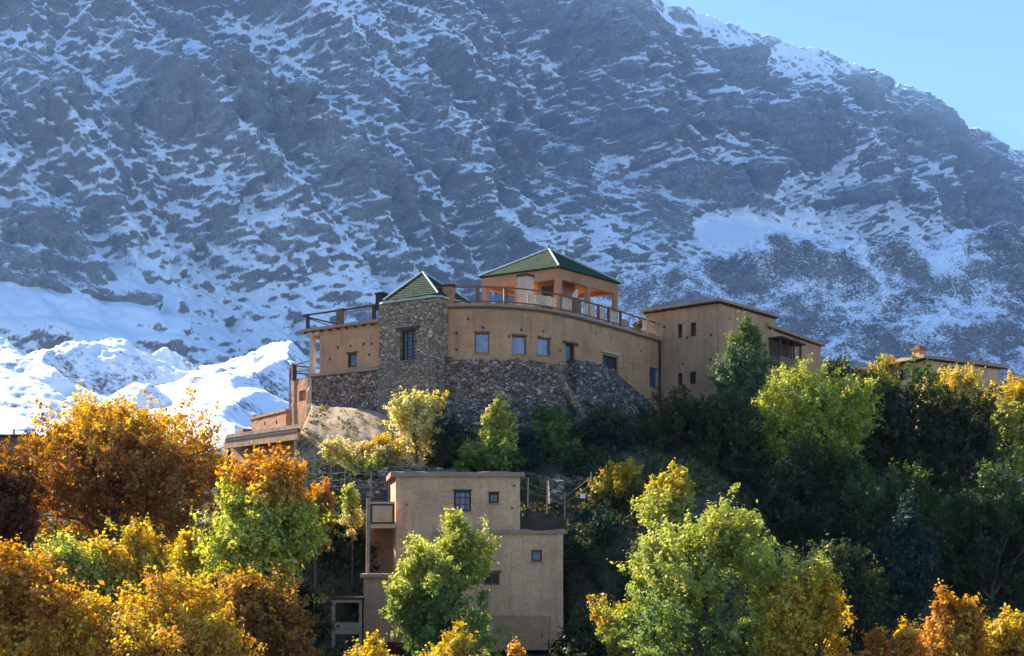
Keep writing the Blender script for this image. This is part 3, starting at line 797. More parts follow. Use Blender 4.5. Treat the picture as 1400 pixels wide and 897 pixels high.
window(kas, FAC, fo[3], M['pane_dark'], M['wood_dark'], (0, 0), 0.09, name='door'); lintel(kas, FAC, fo[3], M['wood_dark'], 0.14, 0.28, 0.16)
window(kas, FAC, fo[4], M['pane_dark'], M['wood_dark'], (1, 0), 0.07); lintel(kas, FAC, fo[4], M['plaster_pale'], 0.16, 0.16, 0.14, dz=0.14)
window(kas, FAC, fo[5], M['pane_blue'], M['metal'], (0, 0), 0.06, name='door')
m = MB(); strip(m, FAC, 0.22, 0.25, KZ-0.05, KZ+0.16, 0.6, 0.03); m.build('cornice', M['cap'], kas)
m = MB(); strip(m, FAC, 0.10, 0.1, KZ-0.17, KZ-0.052, 0.6); m.build('eaves_band', M['wood_brown'], kas)
# drain pipe at the right-hand corner
m = MB(); p, d, nn = at_s(FAC, length(FAC)-0.12); m.tube([(p.x+nn.x*0.1, p.y+nn.y*0.1, z) for z in (9, 12, KZ-0.1)], [0.07]*3, 8); m.build('drain_pipe', M['black'], kas)
# terrace railing
RL = [p for p in FAC]
zt = KZ + 0.16
rl = rails_along(kas, RL, zt, 1.15, [653, 691, 766, 818, 832, 848, 897], M['wood_brown'],
                 {653: (M['wood_brown'], 0.26), 691: (M['wood_brown'], 0.26), 897: (M['plaster_pale'], 0.25)}, levels=(1.0, 0.14), rw=0.09, pw=0.17)
for (u, w, mt, hh) in ((613, 0.75, 'plaster_orange', 1.2), (790, 0.55, 'wood_brown', 1.18), (884, 0.32, 'plaster_pale', 1.3)):
    s, x, y = ray_on(RL, u); _, d, nn = at_s(RL, s); b = MB(); b.box((x-nn.x*0.1, y-nn.y*0.1), w/2, 0.2, KZ+0.1, zt+hh, (d.x, d.y))
    b.build('pillar', M[mt], kas)
    if u == 613:
        b = MB(); b.box((x-nn.x*0.1, y-nn.y*0.1), w/2+0.12, 0.3, zt+hh+0.004, zt+hh+0.13, (d.x, d.y)); b.build('pillar_cap', M['wood_dark'], kas)
# board screens between the posts of the railing
for (u0, u1, mt, z1) in ((722, 762, 'wood_cream', 0.82), (769, 783, 'wood_cream', 0.95), (799, 806, 'wood_cream', 0.95), (808, 815, 'wood_cream', 0.95), (821, 829, 'wood_cream', 0.92), (835, 845, 'wood_cream', 0.95), (850, 862, 'wood_pale', 0.6)):
    s0 = ray_on(RL, u0)[0]; s1 = ray_on(RL, u1)[0]; b = MB()
    A, d, nn = at_s(RL, s0); B, _, n2 = at_s(RL, s1); A = A - nn*0.1; B = B - n2*0.1; L = (B-A).length; k = max(1, int(L/0.22))
    dd = (B-A).normalized()
    for i in range(k):
        c = A + dd*(L*(i+0.5)/k)
        b.box((c.x, c.y), L/k/2*0.93, 0.02, zt+0.17, zt+1.1*z1+0.03*((i*7) % 3), (dd.x, dd.y))
    b.build('board_screen', M[mt], kas)
# ---- the pavilion on the terrace
PC, PL, PR = Vector((3.35, 84.0, 0)), Vector((-2.25, 87.3, 0)), Vector((8.1, 89.3, 0)); PB = PL + PR - PC
PZ0, PZ1 = 18.85, 19.62
def ring(mb, P, t, z0, z1):
    """a band of thickness t on a four-sided plan"""
    c = sum(P, Vector((0, 0, 0)))/4
    I = [p + (c-p).normalized()*t*1.4 for p in P]
    for i in range(4):
        j = (i+1) % 4
        mb.hexa([(P[i].x, P[i].y, z0), (P[j].x, P[j].y, z0), (I[j].x, I[j].y, z0), (I[i].x, I[i].y, z0)],
                [(P[i].x, P[i].y, z1), (P[j].x, P[j].y, z1), (I[j].x, I[j].y, z1), (I[i].x, I[i].y, z1)])
PQ = [PC, PR, PB, PL]
m = MB(); ring(m, PQ, 0.3, PZ0, PZ1)
pav = m.build('pavilion', M['plaster_orange'], kas)
m = MB(); c = sum(PQ, Vector((0, 0, 0)))/4
m.prism([((p-c)*0.97+c).to_tuple()[:2] for p in PQ], PZ0+0.3, PZ0+0.4); m.build('ceiling', M['plaster_orange'], pav)
def pyramid(parent, P, z0, apex, over, thick, name='roof', ridges=True, finial=0.4):
    c = sum(P, Vector((0, 0, 0)))/4
    E = [c + (p-c)*(1+over) for p in P]; m = MB()
    N = 10
    for i in range(4):
        a, b = E[i], E[(i+1) % 4]
        for k in range(N):
            t0, t1 = k/N, (k+1)/N
            pt = lambda p, t: (p.x+(apex.x-p.x)*t, p.y+(apex.y-p.y)*t, z0+thick+(apex.z-z0-thick)*t)
            m.quad(pt(a, t0), pt(b, t0), pt(b, t1), pt(a, t1))
        m.quad((a.x, a.y, z0), (b.x, b.y, z0), (b.x, b.y, z0+thick), (a.x, a.y, z0+thick))
    m.f.append(tuple(len(m.v)+i for i in range(4))); m.v += [Vector((e.x, e.y, z0)) for e in E[::-1]]
    r = m.build(name, M['tile'], parent)
    if ridges:
        for e in E:
            g = MB(); g.tube([(e.x, e.y, z0+thick+0.03), (apex.x, apex.y, apex.z+0.03)], [0.075, 0.075], 6); g.build('ridge', M['ridge'], r)
    if finial:
        g = MB(); g.tube([apex - Vector((0, 0, 0.1)), apex + Vector((0, 0, finial*0.4)), apex + Vector((0, 0, finial*0.55)), apex + Vector((0, 0, finial))], [0.06, 0.05, 0.09, 0.02], 8)
        g.build('finial', M['black'], r)
    return r
ap = Vector((2.79, 88.2, 22.0))
pyramid(pav, PQ, PZ1+0.004, ap, 0.045, 0.10)
def post_at(parent, p, w, z0, z1, mat, name='post', ax=(0.86, -0.51)):
    m = MB(); m.box((p.x, p.y), w/2, w/2, z0, z1, ax); return m.build(name, mat, parent)
inn = lambda p, f=0.05: p + (c-p)*f
for p, w in ((inn(PC), 0.42), (inn(PL), 0.36), (inn(PR), 0.36), (inn(PB), 0.36), (PC.lerp(PR, 0.50)+(c-PC.lerp(PR, 0.50))*0.05, 0.32), (PC.lerp(PL, 0.55)+(c-PC.lerp(PL, .55))*0.05, 0.3)):
    post_at(pav, p, w, KZ, PZ0-0.002, M['plaster_orange'])
# the room inside the pavilion: rear walls with a dark doorway
m = MB(); A = PC.lerp(PL, 0.34); A = A + (c-A)*0.30; B = PC.lerp(PR, 0.42); B = B + (c-B)*0.42
q1 = PC + (c-PC)*0.42
m.box(((A.x+q1.x)/2, (A.y+q1.y)/2), (A-q1).length/2, 0.1, KZ, PZ0+0.3, ((A-q1).x, (A-q1).y))
m.box(((B.x+q1.x)/2+0.3, (B.y+q1.y)/2+0.6), (B-q1).length/2, 0.1, KZ, PZ0+0.3, ((B-q1).x, (B-q1).y))
rw_ = m.build('room_wall', M['plaster_orange'], pav)
m = MB(); cc = A.lerp(q1, 0.55); dn = Vector((-(A-q1).y, (A-q1).x, 0)).normalized(); dn = dn if dn.y < 0 else -dn
cc = cc + dn*0.13; m.box((cc.x, cc.y), 0.42, 0.035, KZ+0.05, PZ0-0.15, ((A-q1).x, (A-q1).y)); m.build('door', M['wood_dark'], pav)
# free-standing chimney pillar on the terrace
p0 = W(718.5, 417, 82.3); m = MB(); m.box((p0.x, p0.y), 0.42, 0.42, KZ, 18.55, (0.80, -0.6)); ch = m.build('chimney', M['plaster_pale'], kas)
m = MB(); m.box((p0.x, p0.y), 0.47, 0.47, 18.554, 18.72, (0.80, -0.6)); m.build('chimney_cap', M['wood_dark'], ch)
# ---- the square stone tower
T0, T1 = (-9.25, 81.35), (-4.98, 78.75)
tdx, tdy = T1[0]-T0[0], T1[1]-T0[1]; tl = math.hypot(tdx, tdy); td = (tdx/tl, tdy/tl); tn = (-td[1], td[0])
T2 = (T1[0]+tn[0]*4.4, T1[1]+tn[1]*4.4); T3 = (T0[0]+tn[0]*4.4, T0[1]+tn[1]*4.4)
TF = [T0, T1]
to = opening(TF, 547, 451, 568, 492, 0.4)
m = MB(); TZ = 16.45
wall(m, TF, 8.0, TZ, [to], 0.7, jit=0.035); wall(m, [T1, T2], 8.0, TZ, [], 0.9, jit=0.03); wall(m, [T2, T3], 8, TZ); wall(m, [T3, T0], 8.0, TZ, [], 0.9)
tower = m.build('tower', M['stone_tower'], kas)
window(tower, TF, to, M['pane_dark'], M['wood_dark'], (2, 7), 0.10); lintel(tower, TF, to, M['wood_dark'], 0.2, 0.3, 0.08)
m = MB(); m.prism([T0, T1, T2, T3], TZ-0.25, TZ-0.1); m.build('roof_deck', M['cap'], tower)
m = MB(); strip(m, [T3, T0, T1, T2], 0.14, 0.3, TZ, TZ+0.16, 0.6, 0.02); m.build('coping', M['ridge'], tower)
sq = [Vector((*T0, 0))+Vector((td[0], td[1], 0))*0.45, Vector((*T1, 0)), Vector((*T2, 0)), Vector((*T3, 0))]
tc = sum(sq, Vector((0, 0, 0)))/4
pyramid(tower, sq, TZ+0.165, Vector((tc.x-0.35, tc.y-0.3, 18.75)), 0.02, 0.06, finial=0)
m = MB(); wall(m, offset(TF, 0.14), 7.0, 12.2, [], 0.6, jit=0.04); strip(m, offset(TF, 0.14), 0.0, 0.2, 12.1, 12.22); m.build('plinth', M['plaster_grey'], tower)
p0 = W(521, 411, 81.6); m = MB(); m.box((p0.x, p0.y+0.4), 0.31, 0.3, TZ-0.3, 17.25, td); m.box((p0.x, p0.y+0.4), 0.36, 0.35, 17.254, 17.38, td); m.build('chimney', M['black'], kas)
# ---- left wing with its roof railing and open corner
WG = [(-15.25, 85.75), (-9.15, 81.75)]
wd = Vector((6.1, -4.0, 0)).normalized(); wnn = Vector((0.55, 0.84, 0))
s437 = ray_on(WG, 437)[0]; P437, _, _ = at_s(WG, s437)
WW = [(P437.x, P437.y), WG[1]]
wo = opening(WW, 475, 483, 488, 502, 0.25)
m = MB(); WZ = 15.28
wall(m, WW, 12.2, WZ, [wo] + holes(WW, [(451, 491), (462, 475), (479, 473), (497, 470), (505, 485), (508, 470)], 0.2), 0.8)
e0 = Vector((P437.x, P437.y, 0)) + wnn*6.5; e1 = Vector((*WG[1], 0)) + wnn*6.5
wall(m, [(e0.x, e0.y), (P437.x, P437.y)], 12.2, WZ); wall(m, [(e1.x, e1.y), (e0.x, e0.y)], 12.2, WZ)
wing = m.build('wing', M['plaster'], kas)
window(wing, WW, wo, M['pane_dark'], M['wood_dark'], (0, 0), 0.09); lintel(wing, WW, wo, M['wood_dark'], 0.1, 0.1, 0.03)
w0 = Vector((*WG[0], 0)); w1 = Vector((*WG[1], 0))
def plan(a, b, dep, l=0.0, f=0.0):
    d = (b-a).normalized(); n_ = Vector((-d.y, d.x, 0))
    return [(p.x, p.y) for p in (a - d*l - n_*f, b - n_*f, b + n_*dep, a - d*l + n_*dep)]
m = MB(); m.prism(plan(w0, w1, 6.6, 0.1, 0.28), WZ+0.004, WZ+0.2); m.build('roof', M['cap'], wing)
for k in range(9):
    m = MB(); p = w0.lerp(w1, (k+0.3)/9.2); m.beam((p.x-wnn.x*0.24, p.y-wnn.y*0.24, WZ-0.07), (p.x+wnn.x*0.7, p.y+wnn.y*0.7, WZ-0.07), 0.11, 0.13)
    m.build('roof_beam', M['wood_dark'], wing)
m = MB(); pA = at_s(WG, 0.25)[0]; m.beam((pA.x-0.0, pA.y, WZ-0.2), (P437.x, P437.y, WZ-0.2), 0.2, 0.26); pA2 = pA + wnn*5; m.beam((pA.x, pA.y, WZ-0.2), (pA2.x, pA2.y, WZ-0.2), 0.2, 0.26); m.build('porch_beam', M['plaster_pale'], wing)
m = MB(); p = at_s(WG, ray_on(WG, 427.5)[0])[0]; m.box((p.x, p.y), 0.16, 0.16, 12.0, WZ-0.06, (wd.x, wd.y)); m.box((p.x, p.y), 0.24, 0.24, WZ-0.42, WZ-0.31, (wd.x, wd.y)); m.build('column', M['plaster_pale'], wing)
rails_along(wing, [tuple(w0[:2]), tuple(w1[:2])], WZ+0.2, 1.05, [421.5, 466, 512], M['wood_dark'], {466: (M['wood_brown'], 0.4)}, levels=(1.0,), rw=0.1, pw=0.2, out=0.05)
rb = w0 + wnn*6.2
rr = rails_along(wing, [(rb.x, rb.y), tuple(w0[:2])], WZ+0.2, 1.0, [], M['wood_dark'], levels=(1.0,), rw=0.09, out=0.04)
m = MB(); a_ = w0 + wd*0.15; b_ = w0 + wd*2.4; m.beam((a_.x, a_.y, WZ+1.1), (b_.x, b_.y, WZ+0.3), 0.06, 0.07); m.build('brace', M['wood_dark'], wing)
# floor ledge and dark stone footing under the wing
LD = [tuple((w0 + wd*0.35)[:2]), tuple((w1 - wd*0.15)[:2])]
m = MB(); strip(m, LD, 0.18, 2.2, 11.98, 12.17, 0.5, 0.02); m.build('ledge', M['cap'], wing)
m = MB(); wall(m, offset(LD, -0.03), 8.4, 11.976, [], 0.5, jit=0.07); m.build('footing', M['stone_dark'], kas)
m = MB(); q0 = Vector((*LD[0], 0)); e = q0 + wnn*2.6 - wd*0.4
wall(m, [(e.x, e.y), (q0.x - wd.x*0.05, q0.y - wd.y*0.05)], 8.4, 11.97, [], 0.4, jit=0.10)
wall(m, [(q0.x - wd.x*0.05, q0.y - wd.y*0.05), (q0.x+wd.x*0.42, q0.y+wd.y*0.42-0.04)], 8.4, 11.97, [], 0.3, jit=0.08)
m.build('quoins', M['plaster_pale'], kas)
# low corner block with its balcony rail
B0 = W(399, 520, 88.6); B1 = W(426, 520, 86.0)
bl = [(B0.x, B0.y), (B1.x, B1.y)]
bo = opening(bl, 409, 534, 418, 548, 0.2); bo['blind'] = True
bd = (Vector((*bl[1], 0)) - Vector((*bl[0], 0))).normalized(); bn = Vector((-bd.y, bd.x, 0)); bk = [Vector((*p, 0)) + bn*4 for p in bl]
m = MB(); wall(m, bl, 8.0, 12.05, [bo], 0.6); wall(m, [(bk[0].x, bk[0].y), bl[0]], 8.0, 12.05); wall(m, [(bk[1].x, bk[1].y), (bk[0].x, bk[0].y)], 8, 12.05)
blk = m.build('corner_block', M['plaster_orange'], kas)
m = MB(); m.prism([bl[0], bl[1], (bk[1].x, bk[1].y), (bk[0].x, bk[0].y)], 12.054, 12.18); m.build('balcony_floor', M['wood_brown'], blk)
RB1 = rails_along(blk, bl, 12.18, 1.12, [401.5], M['wood_dark'], levels=(1.0, 0.5), rw=0.09, pw=0.34)
rails_along(blk, [(bk[0].x, bk[0].y), bl[0]], 12.18, 1.12, [], M['wood_dark'], levels=(1.0, 0.5), rw=0.08)
m = MB(); m.tube([(B0.x-0.12, B0.y-0.1, 7.5), (B0.x-0.12, B0.y-0.1, 13.1)], [0.09, 0.07], 8); m.build('pole', M['wood_pale'], blk)
# ---- dry-stone footing under the curved facade, in two steps, and the bank on the right
def sub(pts, u0, u1, n=14):
    s0, s1 = ray_on(pts, u0)[0], ray_on(pts, u1)[0]
    return [tuple(at_s(pts, s0+(s1-s0)*k/n)[0][:2]) for k in range(n+1)]
def rough_top(base, amp, seed):
    return lambda s: base + amp*float(fbm(np.array([s*1.3]), np.array([seed*3.7]), seed, 3)[0])
F1 = offset(sub(FAC, 600, 772), 0.38)
m = MB(); wall(m, F1, 7.0, 12.35, [], 0.35, ztop=rough_top(12.35, 0.22, 4), jit=0.07, seed=3); strip(m, F1, -0.02, 0.36, 12.0, 12.12, 0.4, 0.05)
m.build('stone_base', M['stone_dark'], kas)
F2 = offset(sub(FAC, 604, 752), 1.0)
m = MB(); wall(m, F2, 5.0, 9.42, [], 0.35, ztop=rough_top(9.42, 0.12, 8), jit=0.08, seed=4); strip(m, F2, 0.05, 0.7, 9.25, 9.40, 0.4, 0.05)
m.build('stone_step', M['stone_grey'], kas)
F3 = offset(sub(FAC, 604, 700), 1.7)
m = MB(); wall(m, F3, 5.0, 8.15, [], 0.35, ztop=rough_top(8.15, 0.12, 5), jit=0.08, seed=6); strip(m, F3, 0.04, 0.75, 7.98, 8.13, 0.4, 0.05)
m.build('stone_step', M['stone_grey'], kas)
FB = offset(sub(FAC, 776, 886, 20), 0.75); LB = length(FB)
tops = [(0, 12.75), (0.30, 12.75), (0.42, 12.55), (0.66, 11.6), (0.84, 10.9), (1.0, 10.1)]
m = MB(); tb = lambda s: float(np.interp(s/LB, [a for a, b in tops], [b for a, b in tops])) + 0.10*float(fbm(np.array([s*1.7]), np.array([1.3]), 9, 3)[0])
wall(m, FB, 7.2, 12.75, [], 0.35, ztop=tb, jit=0.09, seed=5)
n0 = len(m.v)                                           # top of the bank
NS = 30
for k in range(NS+1):
    s = LB*k/NS; P, d, nn = at_s(FB, s); z = tb(s)
    m.v += [Vector((P.x, P.y, z)), Vector((P.x-nn.x*0.76, P.y-nn.y*0.76, z+0.05))]
for k in range(NS): a = n0+2*k; m.f.append((a, a+2, a+3, a+1))
P, d, nn = at_s(FB, 0); m.quad((P.x-nn.x*.9, P.y-nn.y*.9, 7.2), (P.x, P.y, 7.2), (P.x, P.y, 12.75), (P.x-nn.x*.9, P.y-nn.y*.9, 12.75))
m.build('stone_bank', M['stone_grey'], kas)
# worn rib of old plaster running down between the two footings
m = MB(); ctr = [(768, 497, 0.2, 0.22), (758, 507, 0.3, 0.30), (763, 516, 0.2, 0.40), (764, 526, 0.3, 0.30), (770, 538, 0.5, 0.38), (775, 550, 0.65, 0.34), (780, 562, 0.8, 0.24), (783, 580, 0.9, 0.12)]
P3 = []; R3 = []
for u, v, o_, r in ctr:
    s, x, y = ray_on(FAC, u); _, d, nn = at_s(FAC, s); x += nn.x*o_; y += nn.y*o_
    P3.append((x, y, (HZ-v)/FPX*y)); R3.append(r)
m.tube(P3, R3, 9); m.v = [v + Vector((random.Random(i).uniform(-.09, .09), random.Random(i+999).uniform(-.06, .06), 0)) for i, v in enumerate(m.v)]
m.build('old_render', M['stone_tower'], kas, smooth=True)


# tilted white dish standing on the terrace rail
def lathe_dish(name, centre, axis, r, depth, mat, parent=None):
    axis = Vector(axis).normalized(); a = axis.cross(Vector((0, 0, 1))).normalized(); b = axis.cross(a)
    V = []; F = []; K = 18; prof = [(0.02, 0), (0.4, 0.16), (0.75, 0.56), (1.0, 1.0)]
    for side in (0, 1):
        for t, h in prof:
            for j in range(K):
                w = 2*math.pi*j/K
                V.append(tuple(Vector(centre) + (a*math.cos(w) + b*math.sin(w))*r*t + axis*(depth*h - 0.03*side)))
    P_ = len(prof)
    for i in range(P_-1):
        for j in range(K):
            j2 = (j+1) % K
            F.append((i*K+j, i*K+j2, (i+1)*K+j2, (i+1)*K+j)); o_ = P_*K
            F.append((o_+i*K+j2, o_+i*K+j, o_+(i+1)*K+j, o_+(i+1)*K+j2))
    for j in range(K):
        j2 = (j+1) % K; e = (P_-1)*K; F.append((e+j, e+j2, P_*K+e+j2, P_*K+e+j))
    return link_np(name, np.array(V), F, mat, parent, smooth=True)
s, x, y = ray_on(RL, 789.5); P, d, nn = at_s(RL, s); P = P - nn*0.35
dish = thing('satellite_dish', 'small tilted white dish standing above the terrace railing beside the pavilion', 'satellite dish', (P.x, P.y, KZ))
lathe_dish('reflector', (P.x, P.y, zt+1.45), (0.62, -0.25, -0.30), 0.46, 0.14, M['cloth'], dish)
m = MB(); m.tube([(P.x-0.05, P.y+0.05, KZ-0.1), (P.x-0.03, P.y+0.03, zt+1.42)], [0.04, 0.04], 8); m.build('mast', M['metal'], dish)

s, x, y = ray_on(RL, 617); P, d, nn = at_s(RL, s); P = P - nn*0.7
ae = thing('aerial', 'thin metal aerial on the terrace beside the stone tower roof', 'aerial', (P.x, P.y, KZ))
m = MB(); m.tube([(P.x, P.y, KZ-0.1), (P.x, P.y, zt+2.1)], [0.03, 0.022], 6); m.build('mast', M['metal'], ae)
for k, w in ((1.75, 0.35), (1.95, 0.26), (2.08, 0.2)):
    m = MB(); m.beam((P.x-w, P.y, zt+k), (P.x+w, P.y+0.1, zt+k), 0.03, 0.03); m.build('crossbar', M['metal'], ae)
# ------------------------------------------------------------------ tall house right of the kasbah
tw = thing('tall_house', 'two-storey earthen house with thin slab roof, adjoining the right end of the kasbah', 'house', (16, 93, 9))
HC, HL, HR = (15.9, 90.0), (10.75, 94.2), (21.7, 96.45)
HB = (HL[0]+HR[0]-HC[0], HL[1]+HR[1]-HC[1])
HZT = 18.28
lf = [HL, HC]; rf = [HC, HR]
lo = [opening(lf, 926.5, 443, 933, 462), opening(lf, 944, 441, 951.5, 460), opening(lf, 926.5, 510, 933, 527), opening(lf, 943, 508, 951.5, 525)]
m = MB(); wall(m, lf, 2.0, HZT, lo + holes(lf, [(939, 462), (972, 458), (934, 498), (971, 492), (908, 447)], 0.2), 0.9); lw = m.build('wall', M['plaster_dull'], tw)  # duller plaster puts the shade of this face into its colour
m = MB(); wall(m, rf, 2.0, HZT, holes(rf, [(997, 436), (1030, 445)], 0.18), 0.9); wall(m, [HR, HB], 2, HZT); wall(m, [HB, HL], 2, HZT); m.build('wall', M['plaster'], tw)
for o in lo: window(tw, lf, o, M['pane_dark'], M['wood_dark'], (0, 0), 0.06)
def slab(parent, P, z0, z1, over, mat, name='roof', beams=True, bmat=None):
    c_ = sum((Vector((*p, 0)) for p in P), Vector((0, 0, 0)))/4
    E = []
    for p in P:
        v = Vector((*p, 0)) - c_; E.append(c_ + v*(1 + over*1.42/v.length))
    m = MB(); n = 12
    top = []
    rng = random.Random(int(abs(P[0][0])*10))
    # top with a slightly wavy mud edge
    O = []
    for i in range(4):
        a, b = E[i], E[(i+1) % 4]
        for k in range(n): O.append(a.lerp(b, k/n))
    jz = [rng.uniform(-0.035, 0.035) for _ in O]; K = len(O); n0 = len(m.v)
    m.v += [Vector((o.x, o.y, z0)) for o in O] + [Vector((o.x, o.y, z1+j)) for o, j in zip(O, jz)]
    for i in range(K): j = (i+1) % K; m.f.append((n0+i, n0+j, n0+K+j, n0+K+i))
    m.f.append(tuple(range(n0+K-1, n0-1, -1)))
    m.v.append(Vector((c_.x, c_.y, z1+0.05))); e = len(m.v)-1
    for i in range(K): m.f.append((n0+K+i, n0+K+(i+1) % K, e))
    r = m.build(name, mat, parent)
    if beams:
        for i in range(4):
            a, b = E[i], E[(i+1) % 4]; L = (b-a).length; kk = max(2, int(L/0.75))
            for k in range(kk):
                p = a.lerp(b, (k+0.5)/kk); q = p + (c_-p)*min(0.4, 1.1/max((c_-p).length, 0.1)); p = p + (q-p)*0.06
                if p.y > c_.y + 1.0 and q.y > c_.y: continue            # the far eaves are out of sight
                m = MB(); m.beam((p.x, p.y, z0-0.07), (q.x, q.y, z0-0.07), 0.11, 0.13); m.build('roof_beam', bmat or M['wood_dark'], r)
    return r
ccw = lambda P: P if sum(P[i][0]*P[(i+1) % 4][1]-P[(i+1) % 4][0]*P[i][1] for i in range(4)) > 0 else P[::-1]
slab(tw, ccw([HC, HR, HB, HL]), HZT+0.14, HZT+0.36, 0.35, M['cap'])
m = MB(); strip(m, [HL, HC, HR], 0.05, 0.2, HZT, HZT+0.14, 0.7); m.build('wall_plate', M['wood_dark'], tw)

# lower house stepping down to the right, with a timber box balcony
sh = thing('stepped_house', 'lower ochre house with timber box balcony, attached right of the tall house', 'house', (25, 100, 9))
S0, S1 = (21.0, 95.7), (27.6, 104.6)
sd = Vector((S1[0]-S0[0], S1[1]-S0[1], 0)).normalized(); sn = Vector((sd.y, -sd.x, 0))
S2 = (S1[0]-sn.x*5, S1[1]-sn.y*5); S3 = (S0[0]-sn.x*5, S0[1]-sn.y*5)
SZ = 17.35
sf = [S0, S1]
so = [opening(sf, 1085, 464, 1093, 493, 0.12)]; so[0]['blind'] = True
m = MB(); wall(m, sf, 2, SZ, so, 0.9); wall(m, [S1, S2], 2, SZ); wall(m, [S2, S3], 2, SZ); m.build('wall', M['plaster'], sh)
slab(sh, ccw([S0, S1, S2, S3]), SZ+0.13, SZ+0.36, 0.4, M['cap'])
m = MB(); strip(m, [S0, S1], 0.05, 0.2, SZ, SZ+0.13, 0.7); m.build('wall_plate', M['wood_dark'], sh)
a0, b0 = ray_on(sf, 1051)[0], ray_on(sf, 1081)[0]
A = at_s(sf, a0)[0]; B = at_s(sf, b0)[0]; bz0, bz1 = 14.25, 16.5
m = MB(); co = [A, B, B+sn*1.0, A+sn*1.0]
m.prism([(p.x, p.y) for p in co], bz0, bz0+0.85)
bal = m.build('balcony', M['wood_brown'], sh)
m = MB(); m.prism([(p.x, p.y) for p in (A-sd*.2, B+sd*.2, B+sn*1.3+sd*.2, A+sn*1.3-sd*.2)], bz1, bz1+0.14); m.build('balcony_roof', M['wood_dark'], bal)
for k in range(4):
    p = (A+sn*0.94).lerp(B+sn*0.94, k/3*0.94+0.03); m = MB(); m.box((p.x, p.y), 0.06, 0.06, bz0+0.854, bz1-0.003, (sd.x, sd.y)); m.build('post', M['wood_dark'], bal)
m = MB(); A1 = A+sn*0.12; B1_ = B+sn*0.12; m.beam((A1.x, A1.y, bz0+1.5), (B1_.x, B1_.y, bz0+1.5), 0.1, 1.25); m.build('shutter', M['wood_dark'], bal)
for k in range(3):
    m = MB(); p = A.lerp(B, k/2*0.9+0.05); q = p + sn*1.0; m.beam((p.x, p.y, bz0-0.75), (q.x, q.y, bz0-0.08), 0.1, 0.12)
    m.build('bracket', M['wood_dark'], bal)

# far house at the right edge of the ridge
fh = thing('far_house', 'small far house with wide slab roof and squat chimney, behind yellow trees at right', 'house', (42, 113, 10))
G0, G1, G2 = (36.3, 112.4), (38.4, 108.3), (47.5, 114.0)
G3 = (G0[0]+G2[0]-G1[0], G0[1]+G2[1]-G1[1]); GZ = 16.75
g1 = [G0, G1]; g2 = [G1, G2]
go = [opening(g1, 1229, 505, 1241, 520), opening(g1, 1246, 503, 1258, 524)]
go2 = [opening(g2, 1286, 499, 1296, 515), opening(g2, 1302, 501, 1314, 517)]
m = MB(); wall(m, g1, 1, GZ, go, 0.9); wall(m, g2, 1, GZ, go2, 0.9); wall(m, [G2, G3], 1, GZ); wall(m, [G3, G0], 1, GZ); m.build('wall', M['plaster_pink'], fh)
for o in go: window(fh, g1, o, M['pane_dark'], M['wood_dark'], (1, 0), 0.1)
for o in go2: window(fh, g2, o, M['pane_dark'], M['wood_dark'], (1, 0), 0.1)
gr = slab(fh, ccw([G0, G1, G2, G3]), GZ+0.12, GZ+0.42, 0.75, M['cap'])
m = MB(); strip(m, [G0, G1, G2], 0.05, 0.2, GZ, GZ+0.12, 0.7); m.build('wall_plate', M['wood_dark'], fh)
p = W(1256, 480, 111); m = MB(); m.box((p.x, p.y), 0.42, 0.42, GZ+0.4, 18.1, (0.8, 0.5)); gch = m.build('chimney', M['plaster_orange'], gr)
m = MB(); m.box((p.x, p.y), 0.56, 0.56, 18.104, 18.24, (0.8, 0.5)); m.box((p.x, p.y), 0.3, 0.3, 18.244, 18.5, (0.8, 0.5)); m.build('chimney_cap', M['wood_brown'], gch)
# low outbuilding left of it
lo_ = thing('outbuilding', 'low flat-roofed shed half hidden by dark trees, left of the far house', 'shed', (32, 114, 9))
L0, L1 = (30.6, 116.5), (36.0, 111.5); ld = Vector((L1[0]-L0[0], L1[1]-L0[1], 0)).normalized(); ln = Vector((-ld.y, ld.x, 0))
L2 = (L1[0]+ln.x*4, L1[1]+ln.y*4); L3 = (L0[0]+ln.x*4, L0[1]+ln.y*4)
m = MB(); wall(m, [L0, L1], 1, 16.6); wall(m, [L1, L2], 1, 16.6); wall(m, [L2, L3], 1, 16.6); wall(m, [L3, L0], 1, 16.6); m.build('wall', M['plaster_dull'], lo_)
slab(lo_, ccw([L0, L1, L2, L3]), 16.61, 16.83, 0.4, M['cap'], beams=False)

# ------------------------------------------------------------------ house on the slope below
hs = thing('slope_house', 'stepped pink earth house on the slope below the kasbah, behind the pale green maple', 'house', (-1.5, 62, -5.4))
UY = 62.5
def X_(u, Y): return (u-CU)/FPX*Y
def Z_(v, Y): return (HZ-v)/FPX*Y
uf = [(X_(541, UY), UY), (X_(711, UY), UY)]
uo = [opening(uf, 620.5, 671, 644, 699, 0.22), opening(uf, 668, 674, 682, 688, 0.22)]
uz0, uz1 = -5.6, Z_(652, UY)
m = MB(); wall(m, uf, uz0, uz1, uo + holes(uf, [(703, 664), (556, 690), (700, 695)], 0.10), 0.8, jit=0.02)
wall(m, [uf[1], (uf[1][0]-0.15, 67.2)], uz0, uz1, [], 0.9); wall(m, [(-6.95, 67), uf[0]], uz0, uz1, [], 0.9)
m.build('upper_wall', M['plaster_pink'], hs)
window(hs, uf, uo[0], M['pane_blue'], M['wood_dark'], (2, 2), 0.09); window(hs, uf, uo[1], M['pane_dark'], M['wood_dark'], (1, 0), 0.09)
for o in uo + []: sill(hs, uf, o, M['cap'])
for o in uo: lintel(hs, uf, o, M['wood_dark'], 0.07, 0.06, 0.02)
Pq = ccw([uf[0], uf[1], (uf[1][0]-0.15, 67.2), (-6.95, 67)])
slab(hs, Pq, uz1+0.003, uz1+0.26, 0.22, M['cap'], beams=False)
